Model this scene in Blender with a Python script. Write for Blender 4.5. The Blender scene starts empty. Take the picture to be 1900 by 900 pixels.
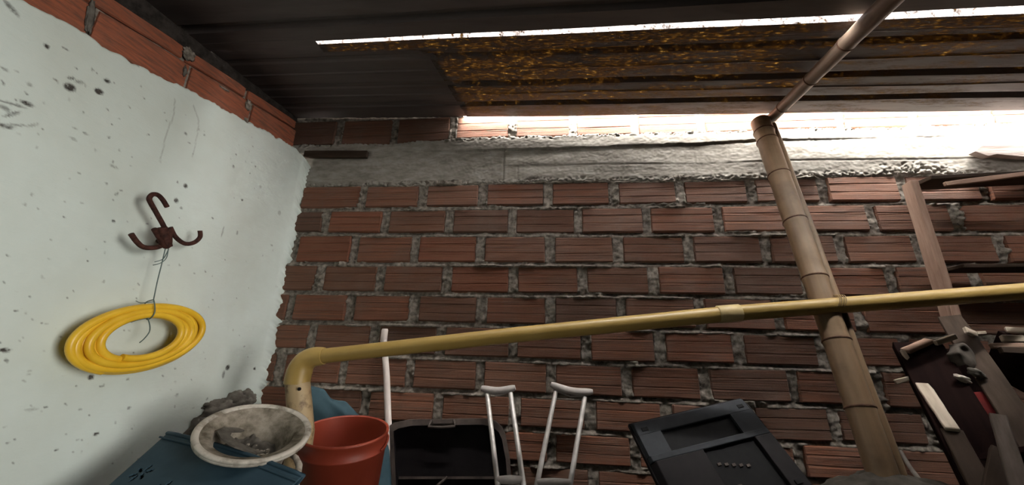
import bpy, bmesh, math, random
import numpy as np
from mathutils import Vector, Matrix, Euler
from mathutils import noise as mnoise
random.seed(7)
rng = np.random.default_rng(11)
S = bpy.context.scene
COL = S.collection

# ------------------------------------------------------------------ camera
FPX = 700.0
RIGHT = Vector((0.99463, 0.10057, 0.02670)).normalized()
FWD = Vector((-0.10308, 0.95586, 0.27520)).normalized()
FWD = (FWD - RIGHT * FWD.dot(RIGHT)).normalized()
UP = RIGHT.cross(FWD).normalized()
cd = bpy.data.cameras.new('camera')
cam = bpy.data.objects.new('camera', cd)
COL.objects.link(cam)
M = Matrix((RIGHT, UP, -FWD)).transposed().to_4x4()
cam.matrix_world = M
cd.sensor_fit = 'HORIZONTAL'; cd.sensor_width = 36.0
cd.lens = FPX / 1900 * 36.0
cd.clip_start = 0.02; cd.clip_end = 60
S.camera = cam

# ------------------------------------------------------------------ world, lamps, exposure
w = bpy.data.worlds.new('sky'); S.world = w; w.use_nodes = True
bg = w.node_tree.nodes['Background']
bg.inputs[0].default_value = (1.0, 0.965, 0.925, 1); bg.inputs[1].default_value = 47.0
S.view_settings.view_transform = 'Standard'; S.view_settings.look = 'None'
S.view_settings.exposure = 0.2; S.view_settings.gamma = 1.0
S.view_settings.use_curve_mapping = False

def area(name, loc, target, sx, sy, power, color=(1, 1, 1), portal=False):
    l = bpy.data.lights.new(name, 'AREA'); l.shape = 'RECTANGLE'; l.size = sx; l.size_y = sy
    l.energy = power; l.color = color
    if portal: l.cycles.is_portal = True
    o = bpy.data.objects.new(name, l); COL.objects.link(o)
    o.location = loc
    o.rotation_euler = (Vector(target) - Vector(loc)).to_track_quat('-Z', 'Y').to_euler()
    return o
dl = area('left_wall_fill', (2.6, -0.6, 0.1), (-1.41, 0.72, 0.15), 1.0, 1.6, 8.2, (1.0, 0.965, 0.90))  # added fill lamp for the left wall; the room has no doorway
dl.data.spread = 0.8
sl_ = bpy.data.lights.new('hazy_sun', 'SUN'); sl_.energy = 24.0; sl_.angle = math.radians(22); sl_.color = (1.0, 0.96, 0.90)
so_ = bpy.data.objects.new('hazy_sun', sl_); COL.objects.link(so_); so_.location = (1, 0, 5)
so_.rotation_euler = Vector((-0.20, 0.32, -1.0)).to_track_quat('-Z', 'Y').to_euler()
YW = 1.84            # face of the back wall
XL = -1.41           # face of the plaster on the left wall
FLOOR = -0.95
area('sky_slot_by_wall', (1.0, 1.82, 1.42), (1.0, 1.82, 0), 3.6, 0.16, 1, portal=True)
area('sky_slot_in_roof', (0.9, 1.19, 1.40), (0.9, 1.19, 0), 4.2, 0.08, 1, portal=True)

# ------------------------------------------------------------------ placing helpers
def ray(px, py):
    return RIGHT * ((px - 950) / FPX) + UP * ((450 - py) / FPX) + FWD
def atY(px, py, Y):
    d = ray(px, py); return d * (Y / d.y)
def atX(px, py, X):
    d = ray(px, py); return d * (X / d.x)
def atD(px, py, D):
    return ray(px, py) * D
def roofZ(X, Y):
    return 1.24 - 0.045 * X - 0.08 * (1.84 - Y)
def atRoof(px, py, drop=0.0):
    d = ray(px, py)
    t = (1.24 - drop - 0.08 * 1.84) / (d.z + 0.045 * d.x - 0.08 * d.y)
    return d * t

# ------------------------------------------------------------------ materials
def new_mat(name):
    m = bpy.data.materials.new(name); m.use_nodes = True
    nt = m.node_tree; b = nt.nodes['Principled BSDF']
    return m, nt, b
def node(nt, t, **k):
    n = nt.nodes.new(t)
    for a, v in k.items(): setattr(n, a, v)
    return n
def ramp(nt, fac, stops):
    r = node(nt, 'ShaderNodeValToRGB')
    while len(r.color_ramp.elements) < len(stops): r.color_ramp.elements.new(0.5)
    for e, (p, c) in zip(r.color_ramp.elements, stops):
        e.position = p; e.color = (*c, 1) if len(c) == 3 else c
    nt.links.new(fac, r.inputs[0]); return r.outputs[0]
def mixc(nt, f, a, b, blend='MIX'):
    n = node(nt, 'ShaderNodeMix', data_type='RGBA', blend_type=blend)
    for i, v in ((0, f), (6, a), (7, b)):
        if hasattr(v, 'links'): nt.links.new(v, n.inputs[i])
        elif i == 0: n.inputs[0].default_value = v
        else: n.inputs[i].default_value = (*v, 1)
    return n.outputs[2]
def coords(nt, scale=(1, 1, 1), kind='Object', rand=True):
    tc = node(nt, 'ShaderNodeTexCoord'); mp = node(nt, 'ShaderNodeMapping')
    mp.inputs['Scale'].default_value = scale
    nt.links.new(tc.outputs[kind], mp.inputs[0])
    if rand:
        oi = node(nt, 'ShaderNodeObjectInfo'); mu = node(nt, 'ShaderNodeMath', operation='MULTIPLY')
        mu.inputs[1].default_value = 37.0; nt.links.new(oi.outputs['Random'], mu.inputs[0])
        nt.links.new(mu.outputs[0], mp.inputs['Location'])
    return mp.outputs[0]
def noise(nt, vec, scale, detail=4, rough=0.6):
    n = node(nt, 'ShaderNodeTexNoise'); n.inputs['Scale'].default_value = scale
    n.inputs['Detail'].default_value = detail; n.inputs['Roughness'].default_value = rough
    nt.links.new(vec, n.inputs['Vector']); return n.outputs[0]
def bump(nt, b, h, strength=0.4, dist=0.004):
    n = node(nt, 'ShaderNodeBump'); n.inputs['Strength'].default_value = strength
    n.inputs['Distance'].default_value = dist
    nt.links.new(h, n.inputs['Height']); nt.links.new(n.outputs[0], b.inputs['Normal'])
def simple(name, c1, c2, scale=20, rough=0.7, bstr=0.3, bdist=0.002, stretch=(1, 1, 1), metallic=0.0, lo=0.35, hi=0.65, detail=5):
    m, nt, b = new_mat(name)
    v = coords(nt, stretch)
    f = noise(nt, v, scale, detail)
    nt.links.new(ramp(nt, f, [(lo, c1), (hi, c2)]), b.inputs['Base Color'])
    b.inputs['Roughness'].default_value = rough; b.inputs['Specular IOR Level'].default_value = 0.5 if rough < 0.6 else 0.15; b.inputs['Metallic'].default_value = metallic
    if bstr: bump(nt, b, f, bstr, bdist)
    return m

def brick_mat(name, stops, dust, dustamt, stretch_scale=(1.3, 1.3, 230)):
    m, nt, b = new_mat(name)
    g = coords(nt, (1, 1, 1), 'Object')
    oi = node(nt, 'ShaderNodeObjectInfo')
    base = ramp(nt, oi.outputs['Random'], stops)
    geo = node(nt, 'ShaderNodeNewGeometry')
    mp = node(nt, 'ShaderNodeMapping'); mp.inputs['Scale'].default_value = stretch_scale
    nt.links.new(geo.outputs['Position'], mp.inputs[0])
    streak = noise(nt, mp.outputs[0], 1.6, 5, 0.65)
    pv = geo.outputs['Position']
    big = noise(nt, pv, 7, 5, 0.65)
    c = mixc(nt, ramp(nt, streak, [(0.38, (0, 0, 0)), (0.72, (1, 1, 1))]), base, tuple(x * 0.45 for x in dust))
    c = mixc(nt, ramp(nt, big, [(0.45, (0, 0, 0)), (0.75, (dustamt,) * 3)]), c, dust)
    nt.links.new(c, b.inputs['Base Color']); b.inputs['Roughness'].default_value = 0.88
    fine = noise(nt, pv, 160, 3, 0.7)
    ad = node(nt, 'ShaderNodeMath', operation='ADD'); nt.links.new(streak, ad.inputs[0])
    mu = node(nt, 'ShaderNodeMath', operation='MULTIPLY'); mu.inputs[1].default_value = 0.35
    nt.links.new(fine, mu.inputs[0]); nt.links.new(mu.outputs[0], ad.inputs[1])
    bump(nt, b, ad.outputs[0], 0.65, 0.005)
    return m
M_BRICK = brick_mat('weathered_clay_brick', [(0.0, (0.14, 0.060, 0.033)), (0.3, (0.25, 0.090, 0.045)), (0.55, (0.17, 0.074, 0.040)), (0.75, (0.29, 0.115, 0.062)), (1.0, (0.115, 0.056, 0.034))],
                    (0.15, 0.10, 0.075), 0.55)
M_BRICK_CLEAN = brick_mat('clean_orange_brick', [(0.0, (0.21, 0.065, 0.032)), (1.0, (0.25, 0.082, 0.042))], (0.22, 0.12, 0.07), 0.2)
M_BRICK_LEFT = brick_mat('orange_red_brick', [(0.0, (0.30, 0.085, 0.038)), (1.0, (0.34, 0.10, 0.048))], (0.26, 0.12, 0.08), 0.3, (90, 6, 60))
M_MORTAR = simple('grey_mortar', (0.10, 0.087, 0.071), (0.31, 0.275, 0.235), 45, 0.92, 0.8, 0.004)
M_CONC = simple('cast_concrete', (0.20, 0.18, 0.155), (0.32, 0.30, 0.265), 14, 0.9, 0.6, 0.003, (1, 1, 3))
M_DARKFILL = simple('dark_fill', (0.02, 0.017, 0.015), (0.05, 0.043, 0.038), 30, 0.95, 0.6, 0.004)  # near-black filler: wall cores, and the roof gap's shade put into colour

def plaster_mat():
    m, nt, b = new_mat('whitewashed_plaster')
    geo = node(nt, 'ShaderNodeNewGeometry'); p = geo.outputs['Position']
    n1 = noise(nt, p, 2.2, 4, 0.6)
    c = ramp(nt, n1, [(0.3, (0.57, 0.625, 0.57)), (0.6, (0.64, 0.72, 0.68)), (0.8, (0.60, 0.66, 0.61))])
    mp = node(nt, 'ShaderNodeMapping'); mp.inputs['Scale'].default_value = (1, 1.0, 2.6); nt.links.new(p, mp.inputs[0])
    n2 = noise(nt, mp.outputs[0], 24, 6, 0.72)
    c = mixc(nt, ramp(nt, n2, [(0.66, (0, 0, 0)), (0.78, (0.5, 0.5, 0.5))]), c, (0.30, 0.29, 0.25))
    at = node(nt, 'ShaderNodeAttribute'); at.attribute_name = 'stain'
    n3 = noise(nt, p, 120, 4, 0.7)
    ml = node(nt, 'ShaderNodeMath', operation='MULTIPLY'); nt.links.new(at.outputs['Fac'], ml.inputs[0])
    rr = ramp(nt, n3, [(0.3, (0.45,) * 3), (0.55, (1.25,) * 3)]); nt.links.new(rr, ml.inputs[1]); ml.use_clamp = True
    c = mixc(nt, ml.outputs[0], c, (0.045, 0.04, 0.035))
    nt.links.new(c, b.inputs['Base Color']); b.inputs['Roughness'].default_value = 0.75
    h = node(nt, 'ShaderNodeMath', operation='ADD'); nt.links.new(n2, h.inputs[0]); nt.links.new(noise(nt, p, 9, 5, 0.6), h.inputs[1])
    bump(nt, b, h.outputs[0], 0.35, 0.006)
    return m
M_PLASTER = plaster_mat()

def roof_mat(name, translucent):
    m, nt, b = new_mat(name)
    geo = node(nt, 'ShaderNodeNewGeometry'); p = geo.outputs['Position']
    mp = node(nt, 'ShaderNodeMapping'); mp.inputs['Scale'].default_value = (0.5, 4, 1); nt.links.new(p, mp.inputs[0])
    n1 = noise(nt, mp.outputs[0], 3.0, 6, 0.65)
    c = ramp(nt, n1, [(0.3, (0.060, 0.048, 0.046)), (0.55, (0.105, 0.085, 0.080)), (0.75, (0.075, 0.055, 0.045))])
    nt.links.new(c, b.inputs['Base Color']); b.inputs['Roughness'].default_value = 0.62
    bump(nt, b, n1, 0.25, 0.004)
    if translucent:
        # dirty fibreglass: dark paint worn away in streaky flakes that let golden daylight through
        out = nt.nodes['Material Output']
        mp2 = node(nt, 'ShaderNodeMapping'); mp2.inputs['Scale'].default_value = (1.6, 9, 1); nt.links.new(p, mp2.inputs[0])
        a = noise(nt, mp2.outputs[0], 2.0, 8, 0.72)
        bfine = noise(nt, mp2.outputs[0], 22, 6, 0.8)
        sx = node(nt, 'ShaderNodeSeparateXYZ'); nt.links.new(p, sx.inputs[0])
        mr = node(nt, 'ShaderNodeMapRange'); mr.inputs['From Min'].default_value = -0.4; mr.inputs['From Max'].default_value = 2.0
        mr.inputs['To Min'].default_value = 0.085; mr.inputs['To Max'].default_value = -0.04
        nt.links.new(sx.outputs[0], mr.inputs['Value'])
        s1 = node(nt, 'ShaderNodeMath', operation='ADD'); nt.links.new(a, s1.inputs[0]); nt.links.new(mr.outputs[0], s1.inputs[1])
        yc = node(nt, 'ShaderNodeMath', operation='MULTIPLY_ADD'); yc.inputs[1].default_value = 0.027
        nt.links.new(sx.outputs[0], yc.inputs[0]); nt.links.new(sx.outputs[1], yc.inputs[2])
        mr2 = node(nt, 'ShaderNodeMapRange'); mr2.inputs['From Min'].default_value = 1.215; mr2.inputs['From Max'].default_value = 1.245
        mr2.inputs['To Min'].default_value = 0.3; mr2.inputs['To Max'].default_value = 0.0; nt.links.new(yc.outputs[0], mr2.inputs['Value'])
        s2 = node(nt, 'ShaderNodeMath', operation='ADD'); nt.links.new(s1.outputs[0], s2.inputs[0]); nt.links.new(mr2.outputs[0], s2.inputs[1]); s1 = s2
        w1 = ramp(nt, s1.outputs[0], [(0.46, (0, 0, 0)), (0.55, (1, 1, 1))])
        w2 = ramp(nt, bfine, [(0.40, (0.06, 0.06, 0.06)), (0.62, (1, 1, 1))])
        ml = node(nt, 'ShaderNodeMath', operation='MULTIPLY'); nt.links.new(w1, ml.inputs[0]); nt.links.new(w2, ml.inputs[1])
        tr = node(nt, 'ShaderNodeBsdfTranslucent')
        tc = ramp(nt, bfine, [(0.42, (0.016, 0.008, 0.0018)), (0.58, (0.055, 0.034, 0.011)), (0.72, (0.32, 0.25, 0.13))])
        nt.links.new(tc, tr.inputs[0])
        mx = node(nt, 'ShaderNodeMixShader'); nt.links.new(ml.outputs[0], mx.inputs[0])
        nt.links.new(b.outputs[0], mx.inputs[1]); nt.links.new(tr.outputs[0], mx.inputs[2])
        nt.links.new(mx.outputs[0], out.inputs['Surface'])
    return m
M_ROOF = roof_mat('grey_brown_roof_sheet', False)
M_ROOF_T = roof_mat('grimy_fibreglass_sheet', True)

def bamboo_mat(name, c1, c2, c3):
    m, nt, b = new_mat(name)
    tc = node(nt, 'ShaderNodeTexCoord'); mp = node(nt, 'ShaderNodeMapping')
    mp.inputs['Scale'].default_value = (30, 30, 1.2); nt.links.new(tc.outputs['Object'], mp.inputs[0])
    n1 = noise(nt, mp.outputs[0], 1.5, 5, 0.6)
    n2 = noise(nt, tc.outputs['Object'], 5, 5, 0.65)
    c = ramp(nt, n1, [(0.3, c1), (0.7, c2)])
    c = mixc(nt, ramp(nt, n2, [(0.5, (0, 0, 0)), (0.72, (0.8,) * 3)]), c, c3)
    nt.links.new(c, b.inputs['Base Color']); b.inputs['Roughness'].default_value = 0.5
    bump(nt, b, n1, 0.2, 0.002)
    return m
M_BAMBOO = bamboo_mat('dry_bamboo', (0.18, 0.115, 0.062), (0.26, 0.17, 0.095), (0.12, 0.075, 0.04))
M_BAMBOO_DARK = bamboo_mat('greyed_bamboo', (0.15, 0.10, 0.075), (0.24, 0.18, 0.13), (0.13, 0.085, 0.06))
M_NODE = simple('bamboo_node_brown', (0.06, 0.03, 0.02), (0.13, 0.07, 0.045), 60, 0.8)
M_PIPE = simple('yellowed_pipe_plastic', (0.33, 0.215, 0.055), (0.40, 0.275, 0.085), 6, 0.42, 0.08, 0.002, lo=0.3, hi=0.7)
M_PIPE2 = simple('dirty_beige_pipe_plastic', (0.16, 0.10, 0.05), (0.42, 0.31, 0.17), 26, 0.55, 0.1, 0.002, lo=0.33, hi=0.5)
M_COUPLE = simple('pale_yellow_coupling', (0.45, 0.34, 0.15), (0.50, 0.39, 0.19), 8, 0.45, 0.05)
M_HOSE = simple('yellow_hose_rubber', (0.72, 0.42, 0.02), (0.82, 0.52, 0.04), 12, 0.38, 0.05)
M_RUST = simple('rusted_rebar', (0.022, 0.010, 0.008), (0.075, 0.030, 0.022), 60, 0.75, 0.8, 0.002)
M_WIRE = simple('green_grey_wire', (0.05, 0.09, 0.085), (0.10, 0.15, 0.14), 60, 0.5, 0)
M_WOOD = simple('pinkish_sawn_wood', (0.24, 0.15, 0.11), (0.36, 0.245, 0.185), 5, 0.8, 0.4, 0.002, (8, 8, 1))
M_WOOD_PALE = simple('fresh_split_wood', (0.36, 0.30, 0.23), (0.55, 0.47, 0.38), 6, 0.75, 0.4, 0.002, (8, 8, 1))
M_WOOD_GREY = simple('weathered_grey_board', (0.36, 0.29, 0.26), (0.55, 0.47, 0.44), 4, 0.85, 0.7, 0.004, (1, 1, 14))
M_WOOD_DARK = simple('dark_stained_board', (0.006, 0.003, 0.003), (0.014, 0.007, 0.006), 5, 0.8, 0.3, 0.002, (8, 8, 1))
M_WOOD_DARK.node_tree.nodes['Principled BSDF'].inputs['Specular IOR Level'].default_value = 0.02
M_WOOD_BROWN = simple('old_brown_batten', (0.03, 0.020, 0.014), (0.055, 0.037, 0.026), 5, 0.8, 0.4, 0.002, (8, 8, 1))
M_WHITE_PVC = simple('white_plastic_tube', (0.62, 0.54, 0.50), (0.74, 0.67, 0.62), 10, 0.45, 0)
M_ALU = simple('dull_aluminium', (0.36, 0.34, 0.32), (0.50, 0.48, 0.46), 25, 0.42, 0.1, 0.001, metallic=0.35)
M_PAD = simple('grey_rubber_pad', (0.34, 0.31, 0.29), (0.44, 0.41, 0.39), 20, 0.7, 0.2)
M_BLACK = simple('matt_black_plastic', (0.007, 0.006, 0.007), (0.012, 0.010, 0.011), 20, 0.65, 0.1)
M_CASE_RIM = simple('dusty_black_plastic', (0.055, 0.043, 0.038), (0.10, 0.08, 0.07), 20, 0.6, 0.1)
M_TV = simple('charcoal_monitor_plastic', (0.026, 0.029, 0.034), (0.036, 0.040, 0.046), 20, 0.65, 0.05)
M_TV_DARK = simple('black_vent_plastic', (0.004, 0.004, 0.005), (0.008, 0.008, 0.009), 20, 0.7, 0.1)
M_RED = simple('red_orange_plastic', (0.25, 0.036, 0.016), (0.32, 0.05, 0.022), 5, 0.5, 0.05)
M_REDCLOTH = simple('dark_red_cloth', (0.07, 0.008, 0.008), (0.12, 0.013, 0.012), 9, 0.9, 0.3)
M_BLUE = simple('blue_grey_plastic', (0.030, 0.062, 0.088), (0.045, 0.085, 0.115), 12, 0.6, 0.3, 0.002)
M_BLUE_DARK = simple('dark_blue_hollow', (0.006, 0.012, 0.02), (0.01, 0.018, 0.03), 12, 0.8, 0)
M_TARP = simple('blue_green_tarpaulin', (0.030, 0.062, 0.080), (0.048, 0.09, 0.11), 7, 0.7, 0.3, 0.004)
M_POT = simple('cement_stained_white_plastic', (0.22, 0.19, 0.15), (0.60, 0.56, 0.49), 16, 0.6, 0.3, 0.002, lo=0.32, hi=0.5)
M_POT_IN = simple('dried_cement_film', (0.10, 0.085, 0.06), (0.36, 0.32, 0.26), 22, 0.85, 0.7, 0.004, lo=0.35, hi=0.65)
M_CEMENT = simple('dark_dried_cement', (0.075, 0.068, 0.058), (0.16, 0.145, 0.125), 24, 0.9, 0.8, 0.006)
M_CRUMB = simple('light_cement_crumbs', (0.30, 0.27, 0.22), (0.55, 0.5, 0.43), 40, 0.9, 0.4)
M_SACK = simple('grey_beige_sacking', (0.06, 0.054, 0.045), (0.10, 0.09, 0.075), 30, 0.9, 0.6, 0.003)
M_CORD = simple('tan_fibre_cord', (0.25, 0.18, 0.09), (0.4, 0.3, 0.16), 60, 0.9, 0.3)
M_FLOOR = simple('earthen_floor', (0.035, 0.027, 0.022), (0.07, 0.057, 0.048), 8, 0.95, 0.6, 0.01)
M_DARKWALL = simple('dark_rough_render', (0.05, 0.044, 0.038), (0.08, 0.07, 0.062), 6, 0.95, 0.5, 0.01)  # dark base colour, keeps bounce from these unseen walls low

# ------------------------------------------------------------------ object helpers
def link(name, me, parent=None):
    o = bpy.data.objects.new(name, me); COL.objects.link(o)
    if parent is not None: o.parent = parent
    return o
def empty(name, loc=(0, 0, 0)):
    o = bpy.data.objects.new(name, None); COL.objects.link(o); o.location = loc; o.empty_display_size = 0.05
    return o
def tag(o, label=None, cat=None, group=None, kind=None):
    if label: o['label'] = label
    if cat: o['category'] = cat
    if group: o['group'] = group
    if kind: o['kind'] = kind
    return o
def thing(name, loc, label, cat, group=None):
    return tag(empty(name, loc), label, cat, group)

class MB:
    def __init__(s): s.v = []; s.f = []; s.sm = []
    def add(s, verts, faces, smooth=False):
        n = len(s.v); s.v += [tuple(p) for p in verts]
        s.f += [tuple(i + n for i in f) for f in faces]; s.sm += [smooth] * len(faces)
    def build(s, name, mat, parent=None, origin=None, bevel=0):
        me = bpy.data.meshes.new(name)
        if origin is None and parent is not None: origin = parent.matrix_basis.translation if parent.parent is None else None
        off = Vector(origin) if origin is not None else Vector((0, 0, 0))
        me.from_pydata([tuple(Vector(p) - off) for p in s.v], [], s.f)
        me.polygons.foreach_set('use_smooth', s.sm); me.materials.append(mat); me.update()
        o = link(name, me, parent)
        if parent is None: o.location = off
        if bevel:
            b = o.modifiers.new('b', 'BEVEL'); b.width = bevel; b.segments = 2; b.limit_method = 'ANGLE'
        return o
    def box(s, c, ax, ay, az):   # centre and three half-axes
        c, ax, ay, az = map(Vector, (c, ax, ay, az))
        v = [c + ax * i + ay * j + az * k for i in (-1, 1) for j in (-1, 1) for k in (-1, 1)]
        f = [(0, 1, 3, 2), (4, 6, 7, 5), (0, 4, 5, 1), (2, 3, 7, 6), (0, 2, 6, 4), (1, 5, 7, 3)]
        if ax.cross(ay).dot(az) < 0: f = [tuple(reversed(q)) for q in f]
        s.add(v, f); return s
    def aabb(s, a, b):
        a, b = Vector(a), Vector(b); h = (b - a) / 2
        return s.box((a + b) / 2, (h.x, 0, 0), (0, h.y, 0), (0, 0, h.z))
    def tube(s, pts, radii, seg=14, cap=True, twist=None):
        pts = [Vector(p) for p in pts]
        if not hasattr(radii, '__len__'): radii = [radii] * len(pts)
        n = len(pts); V = []
        t0 = (pts[1] - pts[0]).normalized()
        a = t0.orthogonal().normalized()
        for i, p in enumerate(pts):
            t = (pts[min(i + 1, n - 1)] - pts[max(i - 1, 0)]).normalized()
            a = (a - t * a.dot(t)).normalized(); b = t.cross(a)
            for k in range(seg):
                th = 2 * math.pi * k / seg
                V.append(p + (a * math.cos(th) + b * math.sin(th)) * radii[i])
        F = [(i * seg + k, i * seg + (k + 1) % seg, (i + 1) * seg + (k + 1) % seg, (i + 1) * seg + k) for i in range(n - 1) for k in range(seg)]
        s.add(V, F, True)
        if cap:
            s.add(V[:seg], [tuple(reversed(range(seg)))]); s.add(V[-seg:], [tuple(range(seg))])
        return s
    def lathe(s, prof, mat4, seg=48, wob=0.0):
        V = []
        for (r, z) in prof:
            for k in range(seg):
                th = 2 * math.pi * k / seg
                V.append(mat4 @ Vector((r * math.cos(th), r * math.sin(th), z)))
        n = len(prof)
        F = [(i * seg + k, i * seg + (k + 1) % seg, (i + 1) * seg + (k + 1) % seg, (i + 1) * seg + k) for i in range(n - 1) for k in range(seg)]
        s.add(V, F, True); return s
    def prism(s, poly, mat4, h0, h1):
        n = len(poly)
        V = [mat4 @ Vector((x, y, h0)) for x, y in poly] + [mat4 @ Vector((x, y, h1)) for x, y in poly]
        F = [tuple(reversed(range(n))), tuple(range(n, 2 * n))] + [(i, (i + 1) % n, n + (i + 1) % n, n + i) for i in range(n)]
        s.add(V, F); return s
def plank(name, p0, p1, wdir, w, t, mat, parent=None, origin=None, rag=0.0):
    """A board from p0 to p1; wdir = rough direction of its width."""
    p0, p1 = Vector(p0), Vector(p1); L = p1 - p0; d = L.normalized()
    wd = Vector(wdir); wd = (wd - d * wd.dot(d)).normalized(); nd = d.cross(wd)
    mid = (p0 + p1) / 2
    me = bpy.data.meshes.new(name); bm = bmesh.new()
    # local frame: Z along the board
    n = 7; rings = []
    for i in range(n):
        z = -L.length / 2 + L.length * i / (n - 1)
        jw = 1 + random.uniform(-rag, rag); jt = 1 + random.uniform(-rag, rag) * 1.5
        if i in (0, n - 1): z0 = random.uniform(-rag, rag) * w
        else: z0 = 0
        rings.append([bm.verts.new((sx * w / 2 * jw, sy * t / 2 * jt, z + (z0 * sx))) for sx, sy in ((-1, -1), (1, -1), (1, 1), (-1, 1))])
    for a, b in zip(rings, rings[1:]):
        for k in range(4): bm.faces.new((a[k], a[(k + 1) % 4], b[(k + 1) % 4], b[k]))
    bm.faces.new(list(reversed(rings[0]))); bm.faces.new(rings[-1])
    bm.to_mesh(me); bm.free(); me.materials.append(mat)
    o = link(name, me, parent)
    mw = Matrix((wd, nd, d)).transposed().to_4x4(); mw.translation = mid
    if parent is not None: mw = Matrix.Translation(-parent.location) @ mw
    o.matrix_basis = mw
    b = o.modifiers.new('b', 'BEVEL'); b.width = min(0.002, t * 0.2); b.segments = 1; b.limit_method = 'ANGLE'
    return o
def gridmesh(name, P, mask, mat, parent=None, attr=None, flip=False, smooth=True):
    """P: (n, m, 3) array of points; mask (n-1, m-1) keeps quads."""
    n, m = P.shape[:2]
    idx = np.arange(n * m).reshape(n, m)
    q = np.stack([idx[:-1, :-1], idx[1:, :-1], idx[1:, 1:], idx[:-1, 1:]], -1)
    if flip: q = q[..., ::-1]
    q = q[mask] if mask is not None else q.reshape(-1, 4)
    used = np.zeros(n * m, bool); used[q.ravel()] = True
    remap = np.cumsum(used) - 1; q = remap[q]
    V = P.reshape(-1, 3)[used]
    me = bpy.data.meshes.new(name)
    me.vertices.add(len(V)); me.vertices.foreach_set('co', V.astype(np.float32).ravel())
    me.loops.add(q.size); me.loops.foreach_set('vertex_index', q.astype(np.int32).ravel())
    me.polygons.add(len(q)); me.polygons.foreach_set('loop_start', np.arange(0, q.size, 4, dtype=np.int32))
    me.update(calc_edges=True)
    me.polygons.foreach_set('use_smooth', [smooth] * len(q))
    if attr is not None:
        a = me.attributes.new('stain', 'FLOAT', 'POINT'); a.data.foreach_set('value', attr.ravel()[used].astype(np.float32))
    me.materials.append(mat); me.validate()
    return link(name, me, parent)
def vnoise(shape, cell, seed=0):
    """smooth value noise in -1..1 on an array; cell = (ci, cj) in samples"""
    r = np.random.default_rng(seed)
    ci, cj = cell if hasattr(cell, '__len__') else (cell, cell)
    a = shape[0] / ci; b = shape[1] / cj
    g = r.uniform(-1, 1, (int(a) + 3, int(b) + 3))
    x = np.arange(shape[0]) / ci; y = np.arange(shape[1]) / cj
    xi = x.astype(int); yi = y.astype(int); fx = x - xi; fy = y - yi
    fx = fx * fx * (3 - 2 * fx); fy = fy * fy * (3 - 2 * fy)
    A = g[np.ix_(xi, yi)]; B = g[np.ix_(xi + 1, yi)]; C = g[np.ix_(xi, yi + 1)]; D = g[np.ix_(xi + 1, yi + 1)]
    fx = fx[:, None]; fy = fy[None]
    return A * (1 - fx) * (1 - fy) + B * fx * (1 - fy) + C * (1 - fx) * fy + D * fx * fy

# ================================================================== BACK WALL
XR = 2.75
def wall_pt(px, py): q = atY(px, py, YW); return q.x, q.z
BEDS = {0: [(600, 269), (740, 268), (880, 257), (1080, 254), (1280, 248), (1400, 245), (1500, 240), (1700, 237), (1840, 232)],
 1: [(600, 345), (780, 345), (900, 341), (1000, 338), (1200, 337), (1400, 333), (1500, 328), (1700, 325), (1850, 323)],
 2: [(600, 390), (780, 388), (900, 386), (1080, 384), (1280, 382), (1400, 379), (1560, 378), (1850, 376)],
 3: [(560, 434), (700, 436), (880, 436), (1080, 437), (1280, 436), (1420, 434), (1680, 434)],
 4: [(540, 490), (700, 491), (880, 491), (1080, 492), (1280, 492), (1550, 493), (1680, 492)],
 5: [(540, 543), (700, 545), (880, 548), (1080, 549), (1280, 551), (1400, 552)],
 6: [(520, 598), (640, 600), (800, 602), (960, 606), (1240, 613), (1400, 618), (1500, 620), (1660, 624)],
 7: [(510, 650), (560, 653), (700, 660), (880, 667), (960, 669), (1160, 677), (1280, 678), (1400, 682), (1500, 686), (1600, 685)],
 8: [(500, 713), (600, 717), (700, 722), (880, 730), (1000, 736), (1200, 744), (1300, 749), (1400, 751), (1560, 757), (1640, 762)],
 9: [(600, 780), (1080, 803), (1180, 809), (1440, 825), (1540, 824), (1700, 832)],
 10: [(1020, 864), (1180, 874), (1520, 894)]}
bedline = {}
for k, l in BEDS.items():
    q = [wall_pt(*p) for p in l]
    bedline[k] = (np.array([a[0] for a in q]), np.array([a[1] for a in q]))
zlast = float(np.mean(bedline[10][1]))
for k in range(11, 14):
    bedline[k] = (np.array([-1.5, 2.7]), np.array([zlast - (k - 10) * 0.151] * 2))
bedline[-1] = (np.array([-1.5, 2.7]), np.array([1.292, 1.285]))
def bedz(k, x): return float(np.interp(x, *bedline[k]))
# measured perpend joints by course: y of the course, x of each joint
JOINTS = {0: (242, [629, 733, 840, 951, 1064, 1178, 1304, 1433, 1565, 1702, 1848]),
 1: (362, [555, 673, 784, 896, 1017, 1138, 1264, 1394, 1531, 1680, 1831]),
 2: (412, [604, 715, 833, 951, 1073, 1200, 1333, 1468, 1620, 1775]),
 3: (463, [545, 657, 769, 891, 1020, 1147, 1279, 1420, 1562, 1704, 1858]),
 4: (520, [592, 705, 828, 953, 1080, 1213, 1353, 1497, 1654, 1810]),
 5: (578, [536, 648, 767, 893, 1022, 1153, 1298, 1445, 1591, 1755]),
 6: (640, [575, 691, 818, 951, 1087, 1224, 1370, 1526, 1682, 1850]),
 7: (703, [516, 633, 759, 890, 1022, 1163, 1308, 1471, 1626, 1795]),
 8: (775, [550, 675, 809, 955, 1095, 1238, 1392, 1548, 1724]),
 9: (835, [620, 745, 880, 1023, 1178, 1326, 1482, 1650]),
 10: (885, [700, 830, 960, 1102, 1250, 1400, 1560, 1730])}
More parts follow.
